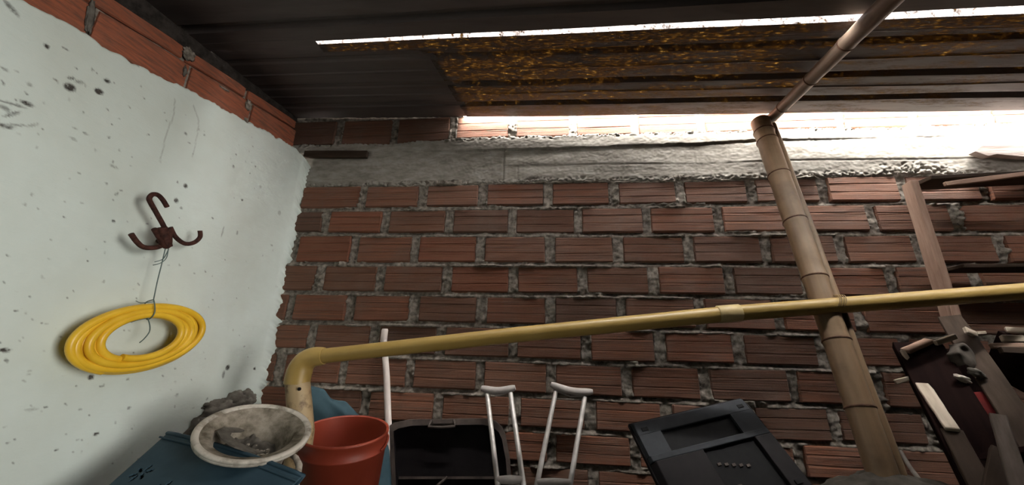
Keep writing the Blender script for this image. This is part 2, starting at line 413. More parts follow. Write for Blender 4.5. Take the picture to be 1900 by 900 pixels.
# course k lies between bed k (top) and bed k+1 (bottom); JOINTS[0] is the course above the beam
def course_spans(k):
    if k == 0: ys, js = JOINTS[0]; top, bot = -1, 0
    elif k in JOINTS: ys, js = JOINTS[k]; top, bot = k, k + 1
    elif k < 0: ys, js = None, None; top, bot = -2, -1
    else: ys, js = None, None; top, bot = k, k + 1
    if js: xs = [wall_pt(x, ys)[0] for x in js]
    else: xs = [-1.35 + (0.17 if k % 2 else 0) + i * 0.34 for i in range(12)]
    while xs[0] > -1.62: xs.insert(0, xs[0] - 0.335)
    while xs[-1] < XR: xs.append(xs[-1] + 0.335)
    return top, bot, xs
wall_bricks = []   # (x0, x1, z0, z1, tilt, clean)
CLEAN = {(2, 660), (3, 600), (3, 830), (4, 890), (0, 780)}
for k in range(0, 13):
    top, bot, xs = course_spans(k)
    for a, b in zip(xs, xs[1:]):
        jw = 0.047 + random.uniform(-0.008, 0.010)
        x0, x1 = a + jw / 2, b - jw / 2
        if x1 < -1.60: continue
        x0 = max(x0, -1.62); x1 = min(x1, XR + 0.02)
        if x1 - x0 < 0.05: continue
        xm = (x0 + x1) / 2
        zt = bedz(top, xm); zb = bedz(bot, xm)
        tl = 0.5 * math.atan2(bedz(bot, x1) - bedz(bot, x0), x1 - x0)
        gt = 0.006 if k == 1 else 0.011
        gb = 0.004 if k == 0 else 0.014
        cl = False
        for kk, px in CLEAN:
            if kk == k and k > 0 and abs(wall_pt(px, JOINTS[k][0])[0] - xm) < 0.12: cl = True
        wall_bricks.append((x0, x1, zb + gb, zt - gt, tl, cl))

# the mortar of the wall: displaced between the bricks, squeezed out along the beds
st = 0.0055
gx = np.arange(-1.70, XR + 0.02, st); gz = np.arange(FLOOR - 0.02, 1.335, st)
NX, NZ = len(gx), len(gz)
ridge = np.zeros((NX, NZ)); under = np.zeros((NX, NZ))
dist = np.full((NX, NZ), 1.0)        # >0 outside of bricks (mortar), <0 deep inside a brick
for (x0, x1, z0, z1, tl, cl) in wall_bricks:
    i0, i1 = np.searchsorted(gx, x0 - 0.03), np.searchsorted(gx, x1 + 0.03)
    j0, j1 = np.searchsorted(gz, z0 - 0.03), np.searchsorted(gz, z1 + 0.03)
    X = gx[i0:i1, None]; Z = gz[None, j0:j1] - (X - (x0 + x1) / 2) * math.tan(tl)
    d = np.maximum(np.maximum(x0 - X, X - x1), np.maximum(z0 - Z, Z - z1))
    dist[i0:i1, j0:j1] = np.minimum(dist[i0:i1, j0:j1], d)
    wx = np.clip((X - x0 + .02) / .01, 0, 1) * np.clip((x1 + .02 - X) / .01, 0, 1)
    ridge[i0:i1, j0:j1] = np.maximum(ridge[i0:i1, j0:j1], wx * np.exp(-((Z - z1 - .0035) / .0042) ** 2))
    under[i0:i1, j0:j1] = np.maximum(under[i0:i1, j0:j1], wx * np.exp(-((z0 - .004 - Z) / .004) ** 2))
sh = (NX, NZ)
nA = vnoise(sh, (9, 6), 1); nB = vnoise(sh, (3, 2), 2); nC = vnoise(sh, (1.6, 1.4), 3); nD = vnoise(sh, (40, 18), 4); nE = vnoise(sh, (18, 12), 5)
hgt = -0.008 + 0.006 * nA + 0.0035 * nB + 0.0018 * nC + 0.006 * nD
hgt += 0.018 * np.clip(nE * 1.5 - 0.45, 0, 1) * (0.6 + 0.4 * nB)       # squeezed blobs
edge = np.clip(-dist / 0.010, 0, 1)
hgt = hgt * (1 - edge) + (-0.020) * edge
lip = np.exp(-((dist - 0.003) / 0.004) ** 2) * np.clip(nE + 0.35, 0, 1) * 0.013   # thin ragged lips over the arrises
hgt += lip * (0.6 + 0.6 * nB)
nG = vnoise(sh, (34, 12), 6); nH = vnoise(sh, (70, 26), 7)
hgt += 0.026 * ridge * np.clip(nG * .9 + .25, 0, 1) * (0.8 + .35 * nB + .2 * nC)
hgt -= 0.016 * under * np.clip(nH + .55, 0, 1)
P = np.zeros((NX, NZ, 3)); P[..., 0] = gx[:, None]; P[..., 2] = gz[None]; P[..., 1] = YW - hgt
dq = np.maximum(np.maximum(dist[:-1, :-1], dist[1:, :-1]), np.maximum(dist[:-1, 1:], dist[1:, 1:]))
zc = (gz[:-1] + gz[1:]) / 2
keep = dq > -0.014
keep[:, (zc > 0.885) & (zc < 1.105)] = False
wall_back = gridmesh('wall_back', P, keep, M_MORTAR)
tag(wall_back, 'rough hollow-brick wall with grey mortar and a cast concrete band', kind='structure')
core = MB().aabb((-1.75, YW + 0.026, FLOOR - 0.05), (XR + 0.02, YW + 0.16, 1.335)); core.build('wall_core', M_DARKFILL, wall_back, origin=(0, 0, 0))

MB().aabb((-1.75, 1.828, 1.335), (XR + 0.02, YW + 0.16, 1.36)).build('sky_blocker', M_CONC, wall_back, origin=(0, 0, 0))  # unseen ledge added to cut sky light on the top course

def brick_mesh(seed, nm='brick', ribs=True, mat=None):
    """unit brick: x -0.5..0.5, z -0.5..0.5, face at y=0, body to y=+0.045 ; wire-cut ledges run along it"""
    r = random.Random(seed)
    prof = []   # (z, y)
    h = 0.5
    c = [-0.5, -0.17 + r.uniform(-.03, .03), 0.17 + r.uniform(-.03, .03), 0.5]
    for i in range(3):
        a, b = c[i], c[i + 1]
        tip = -0.0013 * (2 - i)
        prof += [(a + (0.03 if i else 0.0), 0.003 if i == 0 else tip + 0.0016), (a + 0.05, tip - 0.001), (b - 0.035, tip), (b - (0.0 if i == 2 else 0.012), tip + 0.0004 if i < 2 else 0.003)]
    n = len(prof); xs = [-0.5, -0.487, -0.2, 0.15, 0.487, 0.5]
    V = []
    for ix, x in enumerate(xs):
        e = 0.006 if ix in (0, len(xs) - 1) else 0.0
        for (z, y) in prof:
            zz = z * (0.985 if e else 1)
            V.append((x, y + e + (r.uniform(-0.0012, 0.0012) if not e else r.uniform(0, .002)), zz + r.uniform(-.008, .008)))
    F = [(i * n + k, (i + 1) * n + k, (i + 1) * n + k + 1, i * n + k + 1) for i in range(len(xs) - 1) for k in range(n - 1)]
    m0 = len(V)
    for ix in range(len(xs)): V.append((xs[ix], 0.045, -0.5)); V.append((xs[ix], 0.045, 0.5))
    for i in range(len(xs) - 1):
        F.append((m0 + 2 * i, m0 + 2 * i + 2, (i + 1) * n, i * n))
        F.append((i * n + n - 1, (i + 1) * n + n - 1, m0 + 2 * i + 3, m0 + 2 * i + 1))
    F.append(tuple(range(n)) + (m0 + 1, m0))
    L = len(xs) - 1
    F.append(tuple(reversed(range(L * n, L * n + n))) + (m0 + 2 * L, m0 + 2 * L + 1))
    me = bpy.data.meshes.new(nm); me.from_pydata(V, [], F); me.materials.append(mat); me.update()
    return me
BM = [brick_mesh(i, mat=M_BRICK) for i in range(7)]
BMC = [brick_mesh(20 + i, mat=M_BRICK_CLEAN) for i in range(2)]
for i, (x0, x1, z0, z1, tl, cl) in enumerate(wall_bricks):
    o = link('brick', random.choice(BMC if cl else BM), wall_back)
    o.location = ((x0 + x1) / 2, YW - 0.001 + random.uniform(-0.004, 0.004), (z0 + z1) / 2)
    o.scale = (x1 - x0, 1, z1 - z0)
    o.rotation_euler = (random.uniform(-0.01, 0.01), -tl + random.uniform(-0.004, 0.004), random.uniform(-0.008, 0.008))

# concrete band, cast against boards
st = 0.0045
gx = np.arange(-1.66, XR + 0.02, st); gz = np.arange(0.845, 1.150, st); sh = (len(gx), len(gz))
nA = vnoise(sh, (60, 8), 31); nB = vnoise(sh, (7, 4), 32); nC = vnoise(sh, (2.2, 1.6), 33); nD = vnoise(sh, (25, 12), 34); nF = vnoise(sh, (90, 30), 35)
X = gx[:, None] * np.ones((1, len(gz))); Z = gz[None] * np.ones((len(gx), 1))
def zline(pts):
    q = [wall_pt(*p) for p in pts]; return np.interp(X, [a[0] for a in q], [a[1] for a in q])
l1 = zline([(700, 282), (860, 281), (960, 279), (1040, 277), (1160, 273), (1280, 269), (1400, 262), (1500, 260), (1600, 257), (1900, 250)]) + 0.003 * nB + 0.002 * nC
l2 = zline([(600, 312), (880, 309), (1000, 307), (1280, 304), (1500, 298), (1640, 297), (1900, 293)]) + 0.0012 * nC
zt = np.interp(X, *bedline[0]) + 0.004 + 0.006 * nD + 0.004 * nB
zb = np.interp(X, *bedline[1]) + 0.002 + 0.006 * nD + 0.005 * nB
hg = 0.006 + 0.0012 * nA + 0.0008 * nC + 0.003 * nF
strength1 = np.clip((X + 0.75) / 0.5, 0, 1) * (1 - 0.75 * np.clip((X - 1.0) / 0.5, 0, 1))
hg += np.where(Z > l1, 0.006 * strength1, 0)
hg -= 0.014 * np.exp(-((Z - l1 + 0.003) / 0.0035) ** 2) * strength1 * np.clip(0.75 + nD, 0.2, 1)
hg += np.where((Z < l2) & (X > wall_pt(935, 300)[0]), -0.0012, 0)
hg -= 0.004 * np.exp(-((Z - l2) / 0.0022) ** 2) * np.clip(0.6 + nF, 0.1, 1)
xj = wall_pt(935, 300)[0]
hg += np.where((X < xj) & (Z < l1), -0.005, 0)
hg -= 0.006 * np.exp(-((X - xj) / 0.003) ** 2) * (Z < l1)
xj2 = wall_pt(960, 325)[0]
hg -= 0.003 * np.exp(-((X - xj2) / 0.003) ** 2) * (Z < l2)
rough = np.clip(1 - (Z - zb) / (0.028 + 0.012 * nF), 0, 1)
hx = wall_pt(1690, 312)
rough = np.maximum(rough, np.clip(1.2 - np.sqrt(((X - hx[0]) / 0.20) ** 2 + ((Z - (hx[1] - 0.03)) / 0.055) ** 2), 0, 1))
rough = np.maximum(rough, 0.8 * np.clip(1 - (zt - Z) / 0.018, 0, 1))
hg += rough * (0.008 * nC + 0.005 * nB)
hg -= 0.022 * rough * np.clip(nB * nC * 6 - 0.5, 0, 1)
edge = np.maximum(np.clip((Z - zt) / 0.006, 0, 1), np.clip((zb - Z) / 0.006, 0, 1))
hg = hg * (1 - edge) - 0.024 * edge
P = np.stack([X, YW - hg, Z], -1)
gridmesh('concrete_beam', P, None, M_CONC, wall_back)

# ================================================================== LEFT WALL
wl_top = [(-2.3, 0.40), (0.30, 0.80)] + [(q.y, q.z) for q in (atX(x, y, XL) for x, y in [(50, 0), (100, 28), (165, 60), (200, 88), (250, 115), (330, 155), (400, 190), (450, 219), (500, 246), (545, 271), (556, 284)])] + [(1.84, 1.045)]
ty = np.array([a for a, b in wl_top]); tz = np.array([b for a, b in wl_top])
o_ = np.argsort(ty); ty, tz = ty[o_], tz[o_]
gy = np.concatenate([np.arange(-2.25, 0.30, 0.03), np.arange(0.30, 1.852, 0.0045)])
gs = np.linspace(0, 1, 420)
sh = (len(gy), len(gs))
nA = vnoise(sh, (60, 50), 51); nB = vnoise(sh, (12, 10), 52); nC = vnoise(sh, (4, 3), 53); nT = vnoise((len(gy), 4), (7, 4), 54)[:, :1]; nT2 = vnoise((len(gy), 4), (2.5, 4), 55)[:, :1]
Y = gy[:, None] * np.ones((1, len(gs)))
topz = np.interp(gy, ty, tz)[:, None] + 0.006 * nT + 0.003 * nT2
topz = topz - 0.06 * np.clip((Y[:, :1] - 1.775) / 0.07, 0, 1) ** 2
Zp = FLOOR - 0.02 + (topz - FLOOR + 0.02) * gs[None]
Xp = XL + 0.004 * nA + 0.0012 * nB + 0.0004 * nC
ragc = vnoise((6, len(gs)), (6, 7), 56)[:1]; ragd = vnoise((6, len(gs)), (6, 2.5), 57)[:1]
# plaster swells as it meets the back wall, with a broken edge
Yend = 1.842 + 0.0 * ragc
c_ = np.clip((Y - 1.79) / 0.05, 0, 1)
Xp = Xp + c_ ** 2 * (0.010 + 0.016 * ragc + 0.007 * ragd) + c_ * 0.004
Xp = Xp - 0.010 * np.clip(1 - (topz - Zp) / 0.010, 0, 1) ** 2
stain = np.zeros(sh)
def spot(px, py, ry, rz, a=1.0, ang=0):
    q = atX(px, py, XL); u = (Y - q.y); v_ = (Zp - q.z)
    ca, sa = math.cos(ang), math.sin(ang)
    uu, vv = (u * ca + v_ * sa) / ry, (-u * sa + v_ * ca) / rz
    np.maximum(stain, a * np.clip(1.5 - (uu ** 2 + vv ** 2), 0, 1), out=stain)
for s_ in [(130, 162, .014, .011, 1, .5), (185, 170, .012, .009, 1, .4), (200, 150, .009, .006, 1, .4), (86, 86, .006, .006, 1), (132, 145, .01, .004, .8, .7), (148, 152, .012, .004, .6, .5), (120, 90, .008, .003, .7),
           (20, 192, .030, .0035, .6, .25), (50, 192, .014, .006, .8, .1), (22, 212, .02, .004, .6, .9), (10, 234, .014, .006, .7, .2), (30, 232, .02, .003, .5, .5), (8, 200, .012, .006, .5), (60, 232, .016, .003, .4, .8),
           (345, 345, .008, .008, .9), (328, 372, .008, .009, .9), (337, 386, .005, .004, .8), (330, 338, .004, .004, .7), (433, 309, .005, .006, .8), (473, 309, .004, .004, .7), (448, 371, .006, .005, .7), (413, 430, .004, .022, .5), (440, 432, .004, .01, .5), (395, 405, .004, .004, .8),
           (213, 410, .004, .004, 1), (212, 309, .012, .003, .5), (160, 248, .008, .003, .4), (137, 258, .01, .003, .4), (482, 347, .008, .006, .4), (455, 300, .004, .003, .5), (518, 395, .012, .012, .35), (505, 455, .01, .004, .4),
           (422, 682, .010, .010, 1, .4), (414, 695, .006, .016, .6), (472, 684, .008, .006, 1), (10, 650, .012, .005, .9), (240, 757, .006, .005, .5), (180, 805, .008, .004, .9, .2), (150, 760, .004, .004, .5), (60, 760, .014, .004, .3), (328, 733, .006, .006, .4), (170, 700, .008, .008, .9),
           (8, 128, .008, .003, .5), (20, 15, .02, .006, .6, -.5), (55, 157, .006, .005, .4), (345, 248, .006, .005, .6), (352, 265, .006, .003, .5), (370, 240, .004, .003, .5)]:
    spot(*s_)
r2 = random.Random(5)
for i in range(240):
    spot(r2.uniform(0, 520), r2.uniform(120, 880), r2.uniform(.001, .005), r2.uniform(.0015, .0035), r2.uniform(.25, .8), r2.uniform(-1, 1))
def streakline(pts, a=0.35, wdt=0.0025):
    for (xa, ya), (xb, yb) in zip(pts, pts[1:]):
        for t in np.linspace(0, 1, 14): spot(xa + (xb - xa) * t, ya + (yb - ya) * t, wdt, wdt * 1.6, a)
streakline([(326, 185), (324, 215), (312, 240), (306, 265), (298, 300)], 0.28)
streakline([(360, 195), (370, 225), (366, 255), (358, 290)], 0.25)
Xp = Xp - 0.003 * np.clip(stain * 1.2 - 0.5, 0, 1)
P = np.stack([Xp, Y, Zp], -1)
wall_left = gridmesh('wall_left', P, None, M_PLASTER, attr=stain, flip=True)
tag(wall_left, 'whitewashed plaster wall topped by a course of orange bricks', kind='structure')
wb = MB()
wb.add([(XL - 0.014, -2.3, FLOOR), (XL - 0.014, 1.78, FLOOR), (XL - 0.014, 1.78, 1.03), (XL - 0.014, 0.7, 0.87), (XL - 0.014, -2.3, 0.385),
        (XL - 0.16, -2.3, FLOOR), (XL - 0.16, 1.78, FLOOR), (XL - 0.16, 1.78, 1.03), (XL - 0.16, 0.7, 0.87), (XL - 0.16, -2.3, 0.385)],
       [(0, 1, 2, 3, 4), (9, 8, 7, 6, 5), (4, 3, 8, 9), (3, 2, 7, 8), (1, 6, 7, 2), (0, 4, 9, 5), (0, 5, 6, 1)])
wb.build('wall_core', M_DARKFILL, wall_left, origin=(0, 0, 0))
# sloping courses on top of the plaster
def left_line(pts):
    q = [atX(x, y, XL) for x, y in pts]; return [a.y for a in q], [a.z for a in q]
gy_, gz_ = left_line([(187, 15), (341, 106), (451, 183), (546, 235)])
hy_, hz_ = left_line([(216, 0), (352, 92), (440, 147), (550, 225)])
def linfit(ys, zs): k, c = np.polyfit(ys, zs, 1); return lambda y: k * y + c
groove, crest = linfit(gy_, gz_), linfit(hy_, hz_)
platop = lambda y: float(np.interp(y, ty, tz))
LBM = [brick_mesh(40 + i, mat=M_BRICK_LEFT) for i in range(3)]
def left_brick(y0, y1, b0, b1, t0, t1, rot_ends=None):
    """brick in the left wall between y0..y1, bottom b0->b1, top t0->t1, its own wedge-cut mesh"""
    r = random.Random(int(y0 * 1000)); V = []; F = []
    n = 6; rows = [0, .06, .32, .35, .65, .68, .94, 1.0]; dep = [.006, 0, 0, .0015, .0005, .002, .0, .006]
    for i in range(n):
        t = i / (n - 1); y = y0 + (y1 - y0) * t
        for rw, dp in zip(rows, dep):
            z = (b0 + (b1 - b0) * t) * (1 - rw) + (t0 + (t1 - t0) * t) * rw
            e = 0.005 if i in (0, n - 1) else 0
            V.append((XL - 0.004 - dp - e + r.uniform(-.0008, .0008), y, z))
    m = len(rows)
    for i in range(n - 1):
        for k in range(m - 1): F.append((i * m + k, (i + 1) * m + k, (i + 1) * m + k + 1, i * m + k + 1))
    q = len(V)
    for i in (0, n - 1):
        for k in (0, m - 1): x, y, z = V[i * m + k]; V.append((XL - 0.11, y, z))
    F.append(tuple(range(m)) + (q + 1, q)); F.append(tuple(reversed(range((n - 1) * m, n * m))) + (q + 2, q + 3))
    F.append((q, q + 2, (n - 1) * m, 0) if False else (0, q, q + 2, (n - 1) * m)); F.append((m - 1, (n - 1) * m + m - 1, q + 3, q + 1))
    F[-2] = (q, q + 2) + tuple((n - 1 - i) * m for i in range(n)); F[-1] = (q + 3, q + 1) + tuple(i * m + m - 1 for i in range(n))
    c = Vector(((XL - .06), (y0 + y1) / 2, (b0 + t0) / 2))
    me = bpy.data.meshes.new('brick'); me.from_pydata([tuple(Vector(v) - c) for v in V], [], F); me.materials.append(M_BRICK_LEFT); me.update()
    o = link('brick', me, wall_left); o.location = c
    return o
ys1 = [1.722, 1.418, 1.110, 0.803, 0.49, 0.18, -0.13, -0.44, -0.75, -1.06, -1.37, -1.68, -1.99, -2.28]
for a, b in zip(ys1[1:], ys1):
    g = 0.007
    left_brick(a + g, b - (g if b < 1.7 else 0), min(platop(a + g), platop(b) - .03) - 0.012, platop(b - g) - 0.014, groove(a) - 0.003, groove(b) - 0.003)
ys2 = [1.708, 1.372, 1.075, 0.76, 0.45, 0.14, -0.17, -0.48, -0.79, -1.10, -1.41, -1.72, -2.03, -2.28]
for a, b in zip(ys2[1:], ys2):
    g = 0.009
    left_brick(a + g, b - (g if b < 1.7 else 0), groove(a) + 0.002, groove(b) + 0.002, crest(a) + .0, crest(b) + .0)
mb = MB()   # mortar between and behind those bricks, filled up to the roof
yy = np.linspace(-2.28, 1.66, 60)
V = []
for y in yy: V += [(XL - 0.018 + 0.003 * math.sin(y * 90), y, platop(y) - 0.04), (XL - 0.018 + 0.003 * math.cos(y * 70), y, crest(y) - 0.006)]
mb.add(V, [(2 * i, 2 * i + 2, 2 * i + 3, 2 * i + 1) for i in range(len(yy) - 1)], True)
mb.build('mortar', M_MORTAR, wall_left, origin=(0, 0, 0))
# grey smears of mortar round three of the joints
for (px, py, w_, h_) in [(352, 100, .045, .05), (345, 132, .012, .04), (463, 196, .035, .05), (458, 225, .02, .03), (418, 165, .05, .010), (170, 30, .02, .10)]:
    q = atX(px, py, XL); bm = bmesh.new(); bmesh.ops.create_icosphere(bm, subdivisions=4, radius=1)
    for v in bm.verts:
        n_ = mnoise.noise(v.co * 2.2 + q * 9) * .45 + mnoise.noise(v.co * 6 + q) * .25
        v.co = Vector((v.co.x * .006, v.co.y * w_ * .5 * (1 + n_), v.co.z * h_ * .5 * (1 + n_)))
    me = bpy.data.meshes.new('mortar_smear'); bm.to_mesh(me); bm.free(); me.materials.append(M_CEMENT if px in (345, 170) else M_MORTAR)
    me.polygons.foreach_set('use_smooth', [True] * len(me.polygons))
    o = link('mortar_smear', me, wall_left); o.location = (XL - 0.004, q.y, q.z); o.rotation_euler = (0.15, 0, 0)
fb = MB()
V = []
for y in (-2.3, 1.84): zb0 = 0.30 if y < 0 else 0.95; V += [(XL - 0.115, y, zb0), (XL - 0.115, y, 1.42), (XL - 0.16, y, 1.42), (XL - 0.16, y, zb0)]
fb.add(V, [(0, 4, 5, 1), (1, 5, 6, 2), (2, 6, 7, 3), (3, 7, 4, 0), (0, 1, 2, 3), (7, 6, 5, 4)])
fb.build('roof_gap_blocker', M_DARKFILL, wall_left, origin=(0, 0, 0))  # added blocker: keeps the gap under the roof dark and light-tight

# rest of the room, out of the frame
wr = MB().aabb((XR, -2.3, FLOOR), (XR + 0.12, YW + 0.1, 1.44)).build('wall_right', M_DARKWALL); tag(wr, 'plain rendered side wall', kind='structure')
wf = MB().aabb((XL - 0.2, -2.42, FLOOR), (XR + 0.12, -2.3, 1.44)).build('wall_front', M_DARKWALL); tag(wf, 'plain rendered wall behind the viewer', kind='structure')
fl = MB().aabb((XL - 0.2, -2.42, FLOOR - 0.08), (XR + 0.12, YW + 0.1, FLOOR)).build('floor', M_FLOOR); tag(fl, 'packed earth floor', kind='structure')

# ================================================================== ROOF
ceiling = tag(empty('ceiling'), 'underside of a lean-to roof of ribbed sheets', kind='structure')
def sheet(name, prof, x0, x1, mat, x0_of=None, thick=0.004, skew=0.0):
    """prof: (Yc, dz) ; ribs run along X and drift with it; x0_of(Yc) lets the left edge run askew"""
    nx = 24; V = []
    for i in range(nx):
        for (yc, dz) in prof:
            a = x0_of(yc) if x0_of else x0
            x = a + (x1 - a) * i / (nx - 1); y = yc - (0.027 + skew) * x - skew
            V.append((x, y, roofZ(x, y) + dz + 0.0015 * math.sin(x * 7 + yc * 20)))
    n = len(prof)
    F = [(i * n + k, i * n + k + 1, (i + 1) * n + k + 1, (i + 1) * n + k) for i in range(nx - 1) for k in range(n - 1)]
    mb = MB(); mb.add(V, F, False); o = mb.build(name, mat, ceiling, origin=(0, 0, 0))
    if thick:
        so = o.modifiers.new('s', 'SOLIDIFY'); so.thickness = thick; so.offset = 1.0
    return o
def rib(y, w=0.05, h=0.028):
    return [(y - w / 2 - .004, 0), (y - w / 2 + .008, h), (y + w / 2 - .008, h), (y + w / 2 + .004, 0)]
def pan(a, b):
    m = (a + b) / 2
    return [(a, 0), (m - .006, 0.0), (m, -0.004), (m + .006, 0.0), (b, 0)]
Y0 = 1.190
back = [(Y0, 0.085), (Y0 + .004, 0.0), (1.238, 0), (1.25, 0)] + rib(1.292, .035, .02) + pan(1.32, 1.46) + rib(1.490, .040, .022) + pan(1.52, 1.63) + rib(1.663, .042, .024) + [(1.70, 0), (1.793, 0.0)]
xcut = lambda yc: float(np.interp(yc, [1.18, 1.238, 1.25, 1.31, 1.68, 1.79], [-0.99, -0.99, -0.56, -0.525, -0.485, -0.47]))
sheet('translucent_sheet', back, -0.5, XR + .05, M_ROOF_T, x0_of=xcut)
smooth_back = [(Y0, 0.085), (Y0 + .004, 0.0), (1.238, 0), (1.25, 0)] + rib(1.292, .035, .004) + pan(1.32, 1.46) + rib(1.490, .040, .004) + pan(1.52, 1.63) + rib(1.663, .042, .004) + [(1.70, 0), (1.793, 0.0)]
# the opaque sheet on the left lies just on top of the translucent one's end
nxl = 16; V = []
for i in range(nxl):
    for (yc, dz) in smooth_back:
        x = -1.62 + (xcut(yc) + 0.03 + 1.62) * i / (nxl - 1); y = yc - 0.027 * x
        V.append((x, y, roofZ(x, y) + dz + 0.0065))
n = len(smooth_back); mb = MB(); mb.add(V, [(i * n + k, i * n + k + 1, (i + 1) * n + k + 1, (i + 1) * n + k) for i in range(nxl - 1) for k in range(n - 1)])
o = mb.build('opaque_sheet', M_ROOF, ceiling, origin=(0, 0, 0)); so = o.modifiers.new('s', 'SOLIDIFY'); so.thickness = .004; so.offset = 1
YF = 1.172
front = []
y = YF - 0.20
front_r = [(YF, 0.0)]
ribs_f = [YF - .098, YF - .27, YF - .44, YF - .62]
while ribs_f[-1] > -2.1: ribs_f.append(ribs_f[-1] - .18)
prof = [(YF, 0.0)]
for r_ in ribs_f: prof += list(reversed(rib(r_, .045, .022)))
prof.append((-2.42, 0)); prof = list(reversed(prof))
sheet('front_sheet', prof, -1.62, XR + .1, M_ROOF, skew=0.0065)
# flashing that closes the slots on the left
sl = MB(); V = []
for x in (-1.62, -0.985):
    for yc in (YF - 0.012, Y0 + 0.012):
        for dz in (-0.005, -0.001): y = yc - .027 * x; V.append((x, y, roofZ(x, y) + dz))
sl.add(V, [(0, 1, 3, 2), (4, 6, 7, 5), (0, 4, 5, 1), (2, 3, 7, 6), (0, 2, 6, 4), (1, 5, 7, 3)]); sl.build('slot_flashing', M_ROOF, ceiling, origin=(0, 0, 0))
sl = MB(); V = []
for x in (-1.66, -0.50):
    for yc in (1.70, 1.93):
        for dz in (0.016, 0.020): y = yc - .027 * x; V.append((x, y, roofZ(x, y) + dz))
sl.add(V, [(0, 1, 3, 2), (4, 6, 7, 5), (0, 4, 5, 1), (2, 3, 7, 6), (0, 2, 6, 4), (1, 5, 7, 3)]); sl.build('wall_flashing', M_ROOF, ceiling, origin=(0, 0, 0))
sl = MB(); V = []   # closes the raised rib end between front sheet and left
for yc in (YF - .09,):
    for x in (-1.62, XR):
        for dz in (0.0, 0.03): y = yc - .027 * x; V.append((x, y, roofZ(x, y) + dz))

# ================================================================== BAMBOO
def culm(name, p0, p1, r0, r1, nodes, mat, label, bend=0.0, seg=28, cat='bamboo pole'):
    p0, p1 = Vector(p0), Vector(p1); L = (p1 - p0).length; d = (p1 - p0).normalized()
    root = thing(name, p0, label, cat)
    root.rotation_euler = d.to_track_quat('Z', 'Y').to_euler()
    ts = sorted(set([i / 40 for i in range(41)] + [min(max(t + e, 0), 1) for t in nodes for e in (-.02, -.008, 0, .008, .02)]))
    pts, rad = [], []
    for t in ts:
        r = r0 + (r1 - r0) * t
        for nt_ in nodes:
            dd = abs(t - nt_) * L
            r *= 1 + 0.05 * math.exp(-(dd / 0.012) ** 2) - 0.02 * math.exp(-((dd - .03) / 0.02) ** 2)
        pts.append((bend * math.sin(math.pi * t), 0, L * t)); rad.append(r)
    mb = MB(); mb.tube(pts, rad, seg); mb.build('culm', mat, root, origin=(0, 0, 0))
    for t in nodes:
        r = (r0 + (r1 - r0) * t) * 1.05
        c = Vector((bend * math.sin(math.pi * t), 0, L * t)); tl = random.uniform(-.12, .12)
        m2 = MB(); V = []
        ringp = [(r * 0.99, -.004), (r + .0012, -.002), (r + .0014, .001), (r * .99, .003)]
        m2.lathe(ringp, Matrix.Translation(c) @ Euler((tl * .3, tl * .3, 0)).to_matrix().to_4x4(), seg)
        m2.build('node', M_NODE, root, origin=(0, 0, 0))
    return root
top = atY(1411, 226, 1.745); bot = atD(1645, 900, 1.05)
bot = top + (bot - top) * ((top.z - FLOOR) / (top.z - bot.z))
def tn(py):     # parameter of a node from its height in the photo along the post
    best = 0; 
    for i in range(401):
        t = i / 400; q = top + (bot - top) * t; c = q.dot(FWD); yy_ = 450 - FPX * q.dot(UP) / c
        if yy_ < py: best = t
    return best
culm('bamboo_post', bot, top, 0.0350, 0.0425, [1 - tn(y) for y in (246, 264, 326, 413, 518, 635, 760)], M_BAMBOO, 'thick tan bamboo post leaning up to the roof edge before the brick wall')
post = bpy.data.objects['bamboo_post']
pts_ = []; off_ = Vector((.057, .004, 0))
for i in range(13): pts_.append(bot.lerp(top, .30 + .69 * i / 12) + off_ * (.82 + .1 * i / 12))
inv = post.matrix_basis
inv = (Matrix.Translation(post.location) @ post.rotation_euler.to_matrix().to_4x4()).inverted()
MB().tube([inv @ p for p in pts_], [.016 + .001 * math.sin(i * 2) for i in range(13)], 16).build('split_cane', M_BAMBOO, post, origin=(0, 0, 0))
a = atRoof(1422, 229, 0.045); b = atRoof(1672, -20, 0.05)
bb = a + (b - a) * 1.9
culm('bamboo_rafter', a, bb, 0.024, 0.037, [0.10, 0.24, 0.375, 0.60, 0.80, .95], M_BAMBOO_DARK, 'greyish bamboo rafter running under the roof from the top of the post')

# ================================================================== YELLOW DRAIN PIPE
pr = thing('drain_pipe', atY(575, 670, 1.42), 'long yellow plastic drain pipe with an elbow, crossing in front of the bricks', 'pipe')
pA = atY(596, 661, 1.42); pB = atY(1352, 582, 1.42); pC = atY(1960, 536, 1.42); pC = pB + (pC - pB) * ((XR - 0.01 - pB.x) / (pC.x - pB.x))
MB().tube([pA, (pA + pB) / 2 + Vector((0, 0, .004)), pB], 0.0275, 32).build('long_run', M_PIPE, pr)
MB().tube([pB, (pB + pC) / 2, pC], 0.0272, 32).build('end_run', M_PIPE, pr)
dd_ = (pC - pB).normalized()
MB().tube([pB - dd_ * .038, pB - dd_ * .036, pB + dd_ * .036, pB + dd_ * .038], [.0285, .0305, .0305, .0285], 32).build('coupling', M_COUPLE, pr)
pD = atY(551, 712, 1.42); pE = atY(560, 800, 1.42)
corner = Vector((pD.x, 1.42, pA.z - .003))
el = []
q0 = pD; q1 = atY(551, 668, 1.42) ; q2 = atY(598, 661, 1.42)
c0 = Vector((pD.x - .004, 1.42, pA.z - 0.004))
for i in range(13):
    t = i / 12
    el.append(pD * (1 - t) ** 3 + (pD + (c0 - pD) * .72) * 3 * t * (1 - t) ** 2 + (c0 + (pA - c0) * .25) * 3 * t * t * (1 - t) + pA * t ** 3)
MB().tube(el + [pA + (pB - pA).normalized() * .012], [.045] * 3 + [.045 - .0012 * i for i in range(10)] + [.031], 32).build('elbow', M_PIPE, pr)
dn = (pD - pE); pE2 = Vector((pE.x + .01, 1.42, FLOOR))
